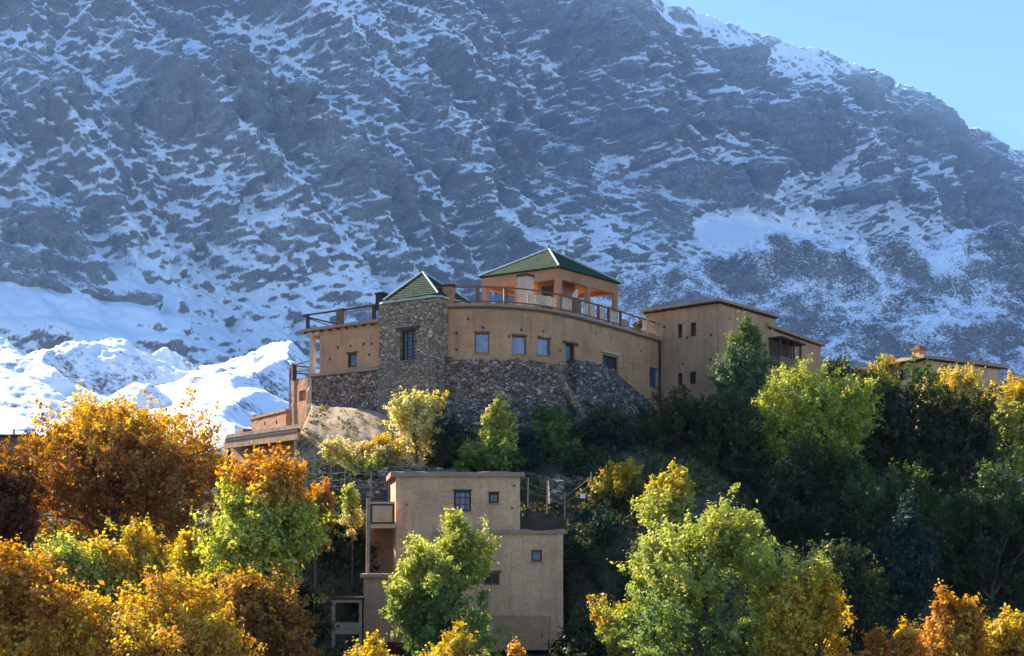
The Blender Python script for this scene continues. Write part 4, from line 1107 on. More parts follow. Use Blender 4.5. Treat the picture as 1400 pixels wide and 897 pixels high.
for k in range(6):
    m = MB(); yy = 63.0 + k*0.7; m.beam((-6.45-k*0.11, yy, uz1-0.10), (-5.6, yy, uz1-0.10), 0.13, 0.15)
    m.build('roof_beam', M['wood_brown'], hs)
LY = 61.7
lf2 = [(X_(592, LY), LY), (X_(770, LY), LY)]
lo2 = [opening(lf2, 726.5, 752, 741, 767, 0.2), opening(lf2, 661, 783, 683, 800, 0.2)]
lz1 = Z_(730, LY)
m = MB(); wall(m, lf2, -5.2, lz1, lo2, 0.8, jit=0.02); wall(m, [lf2[1], (lf2[1][0]+0.05, 66.8)], -5.2, lz1); wall(m, [(lf2[0][0], UY-0.05), lf2[0]], -5.2, lz1)
m.build('lower_wall', M['plaster_pink'], hs)
window(hs, lf2, lo2[0], M['pane'], M['wood_dark'], (0, 0), 0.06); window(hs, lf2, lo2[1], M['pane_dark'], M['wood_brown'], (1, 0), 0.08)
sill(hs, lf2, lo2[0], M['cap']); lintel(hs, lf2, lo2[1], M['wood_brown'], 0.12, 0.1, 0.05)
m = MB(); strip(m, lf2 + [(lf2[1][0]+0.05, 66.6)], 0.14, 0.35, lz1+0.003, lz1+0.22, 0.45, 0.03); rr_ = m.build('parapet', M['cap'], hs)
m = MB(); m.prism([(lf2[0][0], LY+0.3), (lf2[1][0]-0.2, LY+0.3), (lf2[1][0]-0.2, 66.5), (uf[1][0]+0.05, 66.5), (uf[1][0]+0.05, UY-0.03), (lf2[0][0], UY-0.03)], lz1-0.15, lz1-0.03); m.build('lower_roof', M['cap'], hs)
m = MB(); wall(m, [(X_(600, LY-.35), LY-.35), (X_(749, LY-.35), LY-.35)], -5.7, Z_(843, LY-.35), [], 0.7, jit=0.03); strip(m, [(X_(600, LY-.35), LY-.35), (X_(749, LY-.35), LY-.35)], 0.0, 0.33, Z_(843, LY-.35)-0.05, Z_(843, LY-.35)+0.02, 0.5, 0.02)
m.build('plinth', M['plaster_dull'], hs)
# left block with the balcony over it
KY = 61.4
kf = [(X_(497, KY), KY), (X_(560, KY), KY)]; kz = Z_(790, KY)
m = MB(); wall(m, kf, -5.3, kz, [], 0.7, jit=0.02); wall(m, [(X_(497, KY)-0.1, 66.2), kf[0]], -5.3, kz); wall(m, [kf[1], (kf[1][0], UY-0.02)], -5.3, kz); m.build('side_block', M['plaster_dull'], hs)
m = MB(); m.prism([(kf[0][0]-0.16, KY-0.16), (X_(541, KY)-0.02, KY-0.16), (X_(541, KY)-0.02, 66.2), (kf[0][0]-0.26, 66.2)], kz+0.003, kz+0.2); m.build('side_roof', M['cap'], hs)
BY = 62.2
bx0, bx1 = X_(502, BY), X_(540.5, BY)-0.03
m = MB(); m.box(((bx0+bx1)/2, BY), (bx1-bx0)/2, 0.09, Z_(722, BY), Z_(686, BY)); m.box((bx0+0.09, BY+1.7), 0.09, 1.6, Z_(722, BY), Z_(686, BY))
m.prism([(bx0, BY+0.1), (bx1, BY+0.1), (bx1, BY+3.4), (bx0, BY+3.4)], Z_(722, BY)-0.02, Z_(722, BY)+0.14)
bc = m.build('balcony', M['plaster_pink'], hs)
m = MB(); zz0, zz1 = Z_(715, BY), Z_(690, BY)
m.beam((bx0+0.2, BY-0.11, zz1), (bx1-0.02, BY-0.11, zz1), 0.05, 0.09); m.beam((bx0+0.2, BY-0.11, zz0), (bx1-0.02, BY-0.11, zz0), 0.05, 0.09)
for xx in (bx0+0.24, bx1-0.06): m.beam((xx, BY-0.112, zz0+0.05), (xx, BY-0.112, zz1-0.05), 0.09, 0.046)
m.build('panel_frame', M['wood_dark'], bc)
for xx, h1 in ((bx0+0.07, Z_(681, BY)),):
    m = MB(); m.tube([(xx-0.02, BY-0.16, kz+0.1), (xx, BY-0.16, h1)], [0.11, 0.10], 9); m.build('post', M['wood_pale'], bc)
m = MB(); m.box(((bx0+bx1)/2, 65.4), (bx1-bx0)/2+0.3, 0.1, kz+0.2, 2.0); m.build('recess_wall', M['plaster_dull'], hs)
# wooden lean-to at the lower left
m = MB(); JY = 61.0; jx0, jx1 = X_(456, JY), X_(496, JY)-0.05
m.box((jx0, JY), 0.08, 0.08, -7.2, Z_(824, JY)); m.box((jx1-0.07, JY), 0.07, 0.07, -7.2, Z_(824, JY)); m.beam((jx0-0.1, JY, Z_(822, JY)), (jx1, JY, Z_(822, JY)), 0.16, 0.14)
m.beam((jx0, JY, Z_(822, JY)), (jx0, JY+3, Z_(822, JY)), 0.14, 0.14)
lt = m.build('lean_to', M['wood_pale'], hs)
m = MB(); m.box(((jx0+jx1)/2, JY+0.02), (jx1-jx0)/2-0.09, 0.05, Z_(867, JY), Z_(851, JY)); m.build('board_panel', M['wood_pale'], lt)
m = MB(); m.box(((jx0+jx1)/2, JY+1.5), (jx1-jx0)/2+0.1, 1.6, Z_(821, JY)+0.06, Z_(821, JY)+0.16); m.build('roof', M['wood_dark'], lt)
m = MB(); m.box(((jx0+jx1)/2, JY+3.0), (jx1-jx0)/2, 0.06, -7.0, Z_(824, JY)); m.build('rear_board', M['wood_dark'], lt)
# pole beside the right corner
m = MB(); p = W(752, 880, 61.0); m.tube([(p.x, p.y, -6.6), (p.x-0.02, p.y, Z_(843, 61.0))], [0.06, 0.05], 8)
tag(m.build('wooden_pole', M['wood_pale']), 'short wooden pole at the lower right corner of the slope house', 'pole')

# ------------------------------------------------------------------ left: open shed, small orange house, flat building at the edge
os_ = thing('open_shed', 'open shed with sloping mud roof and dark interior, left of the rock outcrop', 'shed', (-16.5, 80, 4.5))
A = W(309, 600, 84.5); B = W(409, 584, 76.8); z = 7.45
A.z = B.z = z; d = (B-A).normalized(); n_ = Vector((-0.25, 0.97, 0))
P = [(A.x, A.y), (B.x, B.y), (B.x+n_.x*4.5, B.y+n_.y*4.5), (A.x+n_.x*4.5, A.y+n_.y*4.5)]
m = MB(); m.prism(P, z-0.02, z+0.24); m.build('roof', M['cap'], os_)
m = MB(); i0 = A + n_*0.25; i1 = B + n_*0.25; m.beam((i0.x, i0.y, z-0.14), (i1.x, i1.y, z-0.14), 0.2, 0.22); m.build('dark_beam', M['wood_dark'], os_)
m = MB(); i0 = A + n_*0.35; i1 = B + n_*0.35; m.beam((i0.x, i0.y, z-0.50), (i1.x, i1.y, z-0.50), 0.22, 0.48); m.build('fascia', M['plaster_dull'], os_)
for f in (0.05, 0.5, 0.96):
    p = A.lerp(B, f) + n_*0.4; m = MB(); m.tube([(p.x, p.y, 3.0), (p.x, p.y, z-0.72)], [0.13, 0.11], 8); m.build('post', M['wood_dark'] if f != 0.96 else M['wood_pale'], os_)
m = MB(); q0 = A + n_*3.2; q1 = B + n_*3.2; m.beam((q0.x, q0.y, 5.2), (q1.x, q1.y, 5.2), 0.25, 4.3); m.build('rear_wall', M['plaster_dull'], os_)

oh = thing('orange_house', 'small sunlit orange house peeking above the open shed roof', 'house', (-20.5, 96, 6))
A = W(343, 590, 98.5); B = W(391, 590, 92); d = (Vector((B.x-A.x, B.y-A.y, 0))).normalized(); n_ = Vector((-d.y, d.x, 0)); zt_ = Z_(568, 95)
# turned so that its long front looks left, towards the sun
fr = [(A.x, A.y), (B.x, B.y)]; Cc = (B.x+n_.x*5, B.y+n_.y*5); Dd = (A.x+n_.x*5, A.y+n_.y*5)
m = MB(); wall(m, fr, 4, zt_, holes(fr, [(362, 579), (378, 577)], 0.3), 0.7); wall(m, [fr[1], Cc], 4, zt_); wall(m, [Cc, Dd], 4, zt_); wall(m, [Dd, fr[0]], 4, zt_); m.build('wall', M['plaster_orange'], oh)
slab(oh, ccw([fr[0], fr[1], Cc, Dd]), zt_+0.003, zt_+0.2, 0.12, M['plaster_orange'], beams=False)
m = MB(); p = Vector((*fr[0], 0)) - d*0.5 + n_*0.6; m.box((p.x, p.y), 0.22, 0.22, 4, zt_+0.45, (d.x, d.y)); m.build('flue', M['black'], oh)
m = MB(); p = Vector((*fr[0], 0)) - d*0.7 - n_*0.2; m.box((p.x, p.y), 0.7, 0.5, 4, zt_-0.75, (d.x, d.y)); m.build('annex', M['plaster_orange'], oh)

eb = thing('flat_building', 'dark brown flat-roofed building with thin roof rail at the left edge', 'building', (-38, 88, 4))
x0, x1 = X_(-60, 86), X_(47, 86); zt_ = Z_(597, 86)
m = MB(); wall(m, [(x0, 86), (x1, 86)], 2, zt_); wall(m, [(x1, 86), (x1-0.4, 92)], 2, zt_); wall(m, [(x1-.4, 92), (x0, 92)], 2, zt_); m.build('wall', M['wood_brown'], eb)
m = MB(); m.prism([(x0-.2, 85.7), (x1+.2, 85.7), (x1-.2, 92.3), (x0-.2, 92.3)], zt_+.003, zt_+.15); m.build('roof', M['wood_dark'], eb)
rails_along(eb, [(x0, 85.8), (x1, 85.8)], zt_+.15, 0.32, [-20, 19, 45], M['wood_dark'], levels=(1.0,), rw=0.06, pw=0.09)

# ------------------------------------------------------------------ rock outcrop below the left wing
OUT_V = []
def outcrop():
    top = [W(*p) for p in ((426, 553, 83.6), (445, 556, 83.3), (475, 557, 82.4), (510, 561, 81.6), (540, 568, 81.0), (575, 582, 80.2))]
    mid = [W(*p) for p in ((416, 582, 80.3), (440, 588, 79.5), (475, 592, 78.8), (508, 598, 78.2), (540, 603, 77.8), (578, 610, 77.4))]
    bot = [W(*p) for p in ((402, 628, 77.2), (432, 640, 76.0), (470, 650, 75.2), (508, 654, 74.9), (545, 656, 74.8), (582, 658, 74.8))]
    low = [b + Vector((0, 0.3, -4)) for b in bot]
    lft = [[p + Vector((-0.35-0.1*i, 3.2, -0.5)) for i, p in enumerate((r[0],))][0] for r in (top, mid, bot, low)]
    bk = [p + Vector((0, 3.0, 0.1)) for p in top]
    rows = []
    for r, l in zip((top, mid, bot, low), lft): rows.append([l] + r)
    rows = [[lft[0] + Vector((0.3, 2, 0))] + bk] + rows
    def res(rr, n):
        out = []
        for k in range(n+1):
            t = k/n*(len(rr)-1); i = min(int(t), len(rr)-2); out.append(rr[i].lerp(rr[i+1], t-i))
        return out
    rows = [res(r, 60) for r in rows]
    cols = list(zip(*rows)); grid = [res(list(c_), 56) for c_ in cols]
    V = np.array([[tuple(p) for p in c_] for c_ in grid])
    n1 = 0.13*fbm(V[..., 0]/2.4, V[..., 2]/2.0, 5, 5) + 0.05*fbm(V[..., 0]/0.5+0.5*V[..., 2], V[..., 2]/0.7, 6, 4)
    V[..., 1] -= n1*0.8; V[..., 2] += n1*0.5; V[..., 0] += 0.12*fbm(V[..., 1], V[..., 2]*1.3, 8, 3)
    t = NT('weathered_rock')
    n2 = t.noise(0.8, 7, 0.65); n3 = t.noise(6, 6, 0.7)
    col = t.ramp(n2, [(0.3, (0.32, 0.21, 0.12)), (0.5, (0.48, 0.335, 0.20)), (0.7, (0.58, 0.42, 0.26))])
    col = t.mix(t.ramp(n3, [(0.36, (0.6, 0.6, 0.6)), (0.55, (0, 0, 0))]), col, (0.12, 0.09, 0.06))
    OUT_V.append(V)
    return link_np('rock_outcrop', V.reshape(-1, 3), grid_faces(V.shape[0], V.shape[1])[:, ::-1].copy(), t.done(col, 0.95, t.bump(n3, 0.7, 0.12)), smooth=True)
tag(outcrop(), 'pale sloping sunlit rock under the left wing of the kasbah, yellow shrubs at its foot', 'rock')

# ------------------------------------------------------------------ terrace walls and wire fences
def drystone(name, label, pts, z0, z1, seed, thick=0.5, mat='stone_grey'):
    m = MB(); wall(m, pts, z0, z1, [], 0.35, ztop=rough_top(z1, 0.14, seed), jit=0.08, seed=seed); strip(m, pts, 0.02, thick, z1-0.25, z1-0.08, 0.4, 0.06, seed)
    return tag(m.build(name, M[mat]), label, 'stone wall')
def up(u, v, Y): return ((u-CU)/FPX*Y, Y)
drystone('terrace_wall', 'dry-stone terrace wall left of the slope house, behind a wire fence', [up(412, 0, 71.2), up(470, 0, 70.6), up(534, 0, 70.0)], 1.0, Z_(656, 70.6), 11)
drystone('terrace_wall', 'upper dry-stone terrace wall running below the yellow-green shrubs of the outcrop', [up(425, 0, 74.6), up(490, 0, 74.0), up(560, 0, 73.6), up(640, 0, 73.4)], 2.0, Z_(641, 74.0), 12)
drystone('terrace_wall', 'shadowed dry-stone terrace wall right of the slope house roof', [up(716, 0, 68.5), up(775, 0, 68.2), up(830, 0, 68.6)], -1.0, Z_(690, 68.4), 13, mat='stone_dark')
drystone('terrace_wall', 'dark terrace wall under the small round trees, right of the conical shrub', [up(700, 0, 72.5), up(770, 0, 72.2), up(850, 0, 72.8)], 1.0, Z_(652, 72.4), 14, mat='stone_dark')
def fence(label, pts, posts, wires, r=0.016, pr=0.042):
    root = thing('wire_fence', label, 'fence', (pts[0][0], pts[0][1], pts[0][2]))
    for p in posts:
        m = MB(); m.tube([Vector(p) - Vector((0, 0, 0.5)), Vector(p) + Vector((0.02, 0, p_h))], [pr, pr*0.8], 7); m.build('post', M['wood_pale'], root)
    m = MB()
    for h in wires:
        for a, b in zip(pts[:-1], pts[1:]):
            a_, b_ = Vector(a)+Vector((0, 0, h)), Vector(b)+Vector((0, 0, h)); mid = (a_+b_)/2 - Vector((0, 0, 0.05))
            m.tube([a_, mid, b_], [r]*3, 5)
    m.build('wire', M['wood_pale'], root)
p_h = 1.15
fl = [tuple(W(u, v, 69.6)) for u, v in ((418, 672), (441, 671), (471, 670), (507, 672), (531, 674))]
fence('pale wire fence on wooden posts along the terrace left of the slope house', fl, fl, (1.05, 0.62, 0.25))
fr_ = [tuple(W(u, v, Y)) for u, v, Y in ((722, 681, 67.4), (748, 690, 67.3), (772, 699, 67.2), (808, 672, 68.6), (826, 676, 68.6))]
fence('sagging wire fence in shade right of the slope house roof', fr_, fr_, (0.85, 0.45), 0.015, 0.045)
fu = [tuple(W(u, v, 74.2)) for u, v in ((406, 652), (428, 648), (452, 645))]
p_h = 0.95
fence('short wire fence piece at the foot of the rock outcrop, near the orange tree', fu, fu, (0.9, 0.5))
m = MB(); p = W(760, 668, 68.0); m.box((p.x, p.y), 0.42, 0.35, p.z-0.9, p.z+0.45, (1, 0.1)); m.v = [v + Vector((random.Random(i).uniform(-.07, .07), 0, random.Random(i+50).uniform(-.06, .06))) for i, v in enumerate(m.v)]
tag(m.build('stone_block', M['stone_grey']), 'grey squared stone block beside the sagging fence, right of the slope house', 'stone')
m = MB(); p = W(797, 679, 67.6); m.hexa([(p.x-.13, p.y-.1, p.z-.1), (p.x+.13, p.y-.1, p.z-.1), (p.x+.13, p.y+.1, p.z-.1), (p.x-.13, p.y+.1, p.z-.1)], [(p.x-.11, p.y-.09, p.z+.16), (p.x+.11, p.y-.09, p.z+.16), (p.x+.11, p.y+.09, p.z+.16), (p.x-.11, p.y+.09, p.z+.16)])
tag(m.build('white_box', M['cloth']), 'tiny white box on the dark terrace by the sagging fence', 'box')
# ------------------------------------------------------------------ trees and shrubs
PAL = dict(
    orange=[(0.56, 0.27, 0.03), (0.48, 0.20, 0.025), (0.58, 0.34, 0.05), (0.36, 0.15, 0.02)],
    amber=[(0.56, 0.36, 0.04), (0.52, 0.28, 0.03), (0.46, 0.32, 0.04), (0.40, 0.19, 0.025)],
    rust=[(0.30, 0.13, 0.025), (0.38, 0.18, 0.03), (0.22, 0.10, 0.03), (0.34, 0.20, 0.04)],
    maroon=[(0.16, 0.045, 0.02), (0.22, 0.07, 0.025), (0.12, 0.05, 0.02)],
    yellow=[(0.55, 0.40, 0.03), (0.50, 0.34, 0.03), (0.46, 0.40, 0.05), (0.40, 0.24, 0.03)],
    pale=[(0.62, 0.53, 0.22), (0.56, 0.47, 0.18), (0.50, 0.40, 0.17), (0.44, 0.41, 0.15)],
    lime=[(0.40, 0.40, 0.085), (0.32, 0.34, 0.065), (0.46, 0.43, 0.10), (0.23, 0.27, 0.055)],
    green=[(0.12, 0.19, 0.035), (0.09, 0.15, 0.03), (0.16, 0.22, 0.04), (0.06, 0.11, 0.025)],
    chart=[(0.46, 0.46, 0.08), (0.36, 0.40, 0.065), (0.52, 0.47, 0.09), (0.22, 0.29, 0.05)],
    mid=[(0.17, 0.23, 0.06), (0.11, 0.17, 0.045), (0.25, 0.28, 0.07)],
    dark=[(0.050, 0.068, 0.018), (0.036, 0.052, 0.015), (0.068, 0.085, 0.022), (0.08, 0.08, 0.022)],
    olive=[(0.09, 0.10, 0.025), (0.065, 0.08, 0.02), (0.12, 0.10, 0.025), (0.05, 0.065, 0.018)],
    needle=[(0.08, 0.13, 0.06), (0.11, 0.17, 0.07), (0.15, 0.21, 0.085)],
    teal=[(0.025, 0.055, 0.032), (0.035, 0.07, 0.042), (0.02, 0.04, 0.025)],
)
def leaf_mesh(pos, nor, size, col, rng, long=1.5):
    """little leaf blades: two triangles folded along the midrib, as quads"""
    n = len(pos)
    t = rng.normal(size=(n, 3)); t -= nor*(t*nor).sum(1, keepdims=True); t /= np.linalg.norm(t, axis=1, keepdims=True)+1e-9
    b = np.cross(nor, t); s = size[:, None]
    fold = nor*s*rng.uniform(-0.25, 0.35, (n, 1))
    V = np.stack([pos - t*s*0.5*long, pos + b*s*0.5 + fold, pos + t*s*0.5*long, pos - b*s*0.5 + fold*0.6], 1).reshape(-1, 3)
    F = np.arange(4*n).reshape(n, 4)
    return V, F, np.repeat(col, 4, axis=0)

def unit(rng, n):
    v = rng.normal(size=(n, 3)); return v/np.linalg.norm(v, axis=1, keepdims=True)

LEAF_N = 3.1
def tree(name, label, cat, box, Y, pal, seed, n=9000, leaf=0.2, pal_top=None, split=0.5, shape='round', group=None, base=None,
         trunk=0.16, lobes=9, clus=0.5, depth=None, mat='leaf', gap=0.42, spread=1.0, pal_left=None, topmix=1.0, up=0.35, twig=0.45):
    """box: crown seen in the photo (u0, v0, u1, v1) at distance Y"""
    rng = np.random.default_rng(seed); n = int(n*LEAF_N)
    u0, v0, u1, v1 = box
    cx = ((u0+u1)/2-CU)/FPX*Y; hw = (u1-u0)/2/FPX*Y; zt = (HZ-v0)/FPX*Y; zb = (HZ-v1)/FPX*Y
    hh = (zt-zb)/2; cz = (zt+zb)/2; dw = depth or hw*0.9
    gb = gz(cx, Y) if base is None else base
    root = thing(name, label, cat, (cx, Y, gb), group)
    ctr = np.array([cx, Y, cz])
    # lobes of the crown
    if shape == 'round':
        L = []; Rr = []
        for i in range(lobes):
            d = unit(rng, 1)[0]; d[2] = abs(d[2])*0.95 - 0.25*(rng.random() < 0.45)
            r = rng.uniform(0.20, 0.50)
            L.append(d*(1-r)*rng.uniform(0.75, 1.12)); Rr.append(r)
        L.append(np.array([0, 0, -0.1])); Rr.append(0.62)
    elif shape == 'cone':
        L = []; Rr = []
        for i in range(lobes):
            t = (i+0.5)/lobes; z = -1 + 2*t; r = (1-t)**0.8*0.9 + 0.10
            a = rng.uniform(0, 6.28); L.append(np.array([math.cos(a)*r*0.25, math.sin(a)*r*0.25, z*0.9])); Rr.append(r*0.72)
    elif shape == 'spires':                       # upright shoots above a rounded body
        L = []; Rr = []
        for i in range(lobes):
            d = unit(rng, 1)[0]; r = rng.uniform(0.30, 0.44)
            d[2] = d[2]*0.9 - 0.12
            L.append(d*(1-r)); Rr.append(r)
        L.append(np.array([0, 0, -0.1])); Rr.append(0.6)
        for i in range(lobes):
            a = rng.uniform(0, 6.28); r = rng.uniform(0, 0.62); k = 1-0.5*r
            for q in range(4): L.append(np.array([math.cos(a)*r, math.sin(a)*r, k*0.58 + q*0.12*rng.uniform(0.8, 1.2)])); Rr.append(0.15-0.03*q)
    elif shape == 'flat':                         # low and spreading
        L = []; Rr = []
        for i in range(lobes):
            x = rng.uniform(-0.8, 0.8); L.append(np.array([x, rng.uniform(-.7, .7), rng.uniform(-0.6, 0.35)*(1-abs(x)*0.5)])); Rr.append(rng.uniform(0.28, 0.42))
    L = np.array(L); Rr = np.array(Rr); S = np.array([hw, dw, hh])
    wgt = Rr**2/np.sum(Rr**2)
    nc = max(12, int(n/ (26 if n < 6000 else 34)))
    k = rng.choice(len(L), nc, p=wgt); d = unit(rng, nc)
    d[:, 2] += up*rng.random(nc); d /= np.linalg.norm(d, axis=1, keepdims=True)
    rad = Rr[k]*(1 - 0.5*rng.random(nc)**1.8)*rng.uniform(0.8, 1.24, nc)
    C = L[k] + d*rad[:, None]
    # drop whole sprays to leave gaps
    f = fbm(C[:, 0]*2.3+seed, C[:, 2]*2.3+C[:, 1]*1.7, seed % 97, 2)
    C = C[f > -1.0 + gap*1.9]; nc = len(C); 
    # fit the crown to its real width and height
    for ax in (0, 2):
        lo_q, hi_q = np.quantile(C[:, ax], 0.012), np.quantile(C[:, ax], 0.988)
        C[:, ax] = (C[:, ax]-(lo_q+hi_q)/2)/((hi_q-lo_q)/2)*(0.86 if ax == 0 else 0.88)
    C = C + 0.07*rng.normal(size=C.shape)*np.array([1, 1, 0.8])
    Cw = ctr + C*S
    per = max(3, n//max(nc, 1))
    cs = rng.uniform(0.6, 1.35, nc)*clus
    idx = np.repeat(np.arange(nc), per)
    N = len(idx)
    # leaves sit along short twigs that point outwards and up
    tw = (Cw-ctr)/S; tw = tw/(np.linalg.norm(tw, axis=1, keepdims=True)+1e-9)*0.7 + rng.normal(size=(nc, 3))*0.4 + np.array([0, 0, twig])
    tw /= np.linalg.norm(tw, axis=1, keepdims=True)
    along = rng.normal(size=(N, 1))*0.85
    off = (tw[idx]*along + rng.normal(size=(N, 3))*0.36*(1.15 - 0.25*np.clip(along, -1, 2)))*cs[idx][:, None]*0.62*spread
    P = Cw[idx] + off
    out = (P-ctr)/S; out /= np.linalg.norm(out, axis=1, keepdims=True)+1e-9
    nor = out*0.55 + rng.normal(size=(N, 3))*0.55 + np.array([0, 0, 0.35]); nor /= np.linalg.norm(nor, axis=1, keepdims=True)
    size = leaf*0.57*np.exp(rng.normal(0, 0.33, N))
    pa = np.array(PAL[pal]); pk = rng.integers(0, len(pa), nc)
    mixk = np.where(rng.random(N) < 0.72, pk[idx], rng.integers(0, len(pa), N))
    col = pa[mixk]
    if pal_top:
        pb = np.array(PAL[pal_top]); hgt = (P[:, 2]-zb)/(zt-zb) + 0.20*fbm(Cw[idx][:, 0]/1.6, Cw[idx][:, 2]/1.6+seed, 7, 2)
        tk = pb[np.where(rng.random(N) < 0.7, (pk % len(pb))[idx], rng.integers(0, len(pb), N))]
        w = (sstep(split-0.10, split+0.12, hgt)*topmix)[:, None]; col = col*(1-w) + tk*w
    if pal_left:
        nm, x0, x1 = pal_left; pb = np.array(PAL[nm]); xx = (P[:, 0]-cx)/hw + 0.25*fbm(P[:, 2]/1.3, P[:, 0]/1.3, 3, 2)
        tk = pb[rng.integers(0, len(pb), N)]; w = sstep(x0, x1, xx)[:, None]; col = col*(1-w) + tk*w
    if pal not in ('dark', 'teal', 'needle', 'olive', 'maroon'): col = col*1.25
    if pal in ('orange', 'amber', 'rust', 'yellow', 'lime', 'chart'):                 # some leaves already brown and dry
        dry = rng.random(N) < 0.16; col[dry] = col[dry]*0.35 + np.array([0.11, 0.065, 0.028])
    col = col*rng.uniform(0.78, 1.22, (N, 1))*(1 + rng.normal(size=(N, 3))*0.05)
    col = np.clip(np.concatenate([col, np.ones((N, 1))], 1), 0.004, 0.9)
    V, F, A = leaf_mesh(P, nor, size, col, rng, 1.5 if mat != 'needle' else 3.0)
    # trunk and limbs
    m = MB(); tb = Vector((cx, Y, gb-0.6)); low = min(zb + hh*0.35, cz)
    fork = Vector((cx + rng.uniform(-.1, .1)*hw, Y, max(low, gb+0.3)))
    midp = tb.lerp(fork, 0.55) + Vector((rng.uniform(-.12, .12), 0, 0))
    if shape == 'cone': fork = Vector((cx, Y, zt - hh*0.25))
    m.tube([tb, midp, fork], [trunk*1.25, trunk, trunk*(0.75 if shape != 'cone' else 0.15)], 8)
    nb = 5 if n < 4000 else 12
    for j in rng.choice(nc, min(nb, nc), replace=False):
        e = Vector(Cw[j]); st = fork if shape != 'cone' else Vector((cx, Y, e.z-0.3)); st = st - Vector((0, 0, rng.uniform(0, 0.25)*max(0.2, fork.z-gb)))
        mm = st.lerp(e, 0.5) + Vector((rng.uniform(-.2, .2), rng.uniform(-.2, .2), 0.12*(e-st).length))
        m.tube([st, mm, e], [trunk*0.5, trunk*0.28, trunk*0.08], 5)
    m.build('trunk', M['bark'], root, smooth=True)
    link_np('crown', V, F, M[mat], root, attr=A)
    return root

T = tree
G_AUT = 'autumn trees on the lower left slope'
T('walnut_tree', 'broad rounded orange-brown tree, largest crown on the left, in front of the snow', 'tree', (22, 545, 312, 765), 68, 'rust', 1, 24000, 0.21, 'amber', 0.72, lobes=13, trunk=0.34, group=G_AUT, clus=0.6)  # amber top paints sunlight into the crown, rust below paints its shade
T('cherry_tree', 'dark maroon tree cut by the left edge, below the flat brown building', 'tree', (-75, 602, 62, 830), 61, 'maroon', 2, 11000, 0.2, 'rust', 0.7, group=G_AUT, trunk=0.25)
T('sparse_sapling', 'thin sparse maroon sapling rising beside the flat brown building', 'tree', (38, 572, 82, 640), 70, 'maroon', 3, 500, 0.16, gap=0.55, trunk=0.06, clus=0.3)
T('autumn_tree', 'bright orange tree in the lower left corner', 'tree', (-70, 748, 125, 960), 46, 'amber', 4, 15000, 0.17, 'orange', 0.5, topmix=0.6, group=G_AUT, trunk=0.22)
T('autumn_tree', 'yellow-green tree just below the dark side of the broad orange-brown tree', 'tree', (100, 722, 236, 850), 53, 'lime', 5, 9000, 0.18, 'yellow', 0.45, group=G_AUT)
T('autumn_tree', 'small lime-yellow tree left of the green and orange tree', 'tree', (218, 734, 305, 830), 56, 'lime', 6, 5200, 0.18, 'yellow', 0.6, group=G_AUT)
T('autumn_tree', 'golden amber tree at the bottom, right of the bright orange corner tree', 'tree', (112, 792, 330, 960), 45, 'amber', 7, 16000, 0.165, 'yellow', 0.6, topmix=0.45, group=G_AUT, trunk=0.22)
T('autumn_tree', 'rusty brown tree at the bottom, under the green and orange tree', 'tree', (285, 786, 428, 960), 50, 'rust', 8, 11000, 0.17, 'amber', 0.8, group=G_AUT, topmix=0.5)
T('autumn_tree', 'olive yellow tree between the orange corner tree and the yellow-green tree', 'tree', (30, 745, 135, 860), 51, 'yellow', 9, 6500, 0.18, 'lime', 0.5, group=G_AUT)
T('autumn_tree', 'tall tree with green body and orange top below the open shed', 'tree', (290, 625, 432, 812), 54, 'chart', 10, 15000, 0.19, 'orange', 0.74, group=G_AUT, trunk=0.24, lobes=11, pal_left=None)
T('autumn_shrub', 'rust-red shrub right of the green and orange tree', 'shrub', (408, 662, 455, 755), 61, 'rust', 11, 2200, 0.17, 'orange', 0.65, trunk=0.08, clus=0.35)
T('yellow_sapling', 'slim yellow-green sapling beside the balcony of the slope house', 'tree', (468, 664, 493, 735), 64, 'pale', 12, 800, 0.16, 'lime', 0.5, shape='cone', trunk=0.05, clus=0.28)
T('yellow_shrub', 'tall pale-yellow shrub on the right shoulder of the rock outcrop', 'shrub', (534, 536, 608, 622), 76.3, 'pale', 13, 3600, 0.19, 'lime', 0.8, topmix=0.3, trunk=0.1, pal_left=('yellow', 0.5, 0.9), shape='spires', lobes=7, clus=0.4)
T('yellow_shrub', 'low spreading yellow-green shrub at the foot of the rock outcrop', 'shrub', (446, 606, 540, 650), 75.4, 'lime', 14, 4200, 0.18, 'pale', 0.5, shape='flat', trunk=0.06, clus=0.4)
T('yellow_shrub', 'small yellow shrub low on the rock outcrop, above the wire fence', 'shrub', (500, 598, 545, 640), 75.6, 'pale', 15, 1800, 0.18, 'yellow', 0.5, shape='flat', trunk=0.05, clus=0.35)
T('conical_shrub', 'upright pale green conical shrub above the slope house roof', 'shrub', (651, 540, 706, 645), 74.6, 'lime', 16, 4200, 0.16, 'pale', 0.75, topmix=0.4, shape='cone', trunk=0.08, clus=0.3, lobes=9)
T('low_shrub', 'low green shrub spreading around the foot of the conical shrub', 'shrub', (624, 600, 716, 655), 73.9, 'green', 17, 2600, 0.17, 'lime', 0.8, topmix=0.5, shape='flat', trunk=0.05, clus=0.35)
T('round_tree', 'small round deep green tree against the dark stone wall', 'tree', (722, 556, 790, 640), 77, 'green', 18, 3600, 0.17, trunk=0.09, clus=0.4, pal_top='dark', split=0.9, topmix=0.3)
T('grey_shrub', 'grey-green shrubs in shade below the stone bank', 'shrub', (782, 555, 872, 645), 79.5, 'teal', 19, 4200, 0.18, 'olive', 0.7, trunk=0.08, clus=0.45)
T('olive_tree', 'wide olive-dark tree below the tall house, between stone bank and conifer', 'tree', (862, 535, 1048, 705), 81, 'dark', 20, 15000, 0.2, 'olive', 0.7, trunk=0.24, lobes=12)
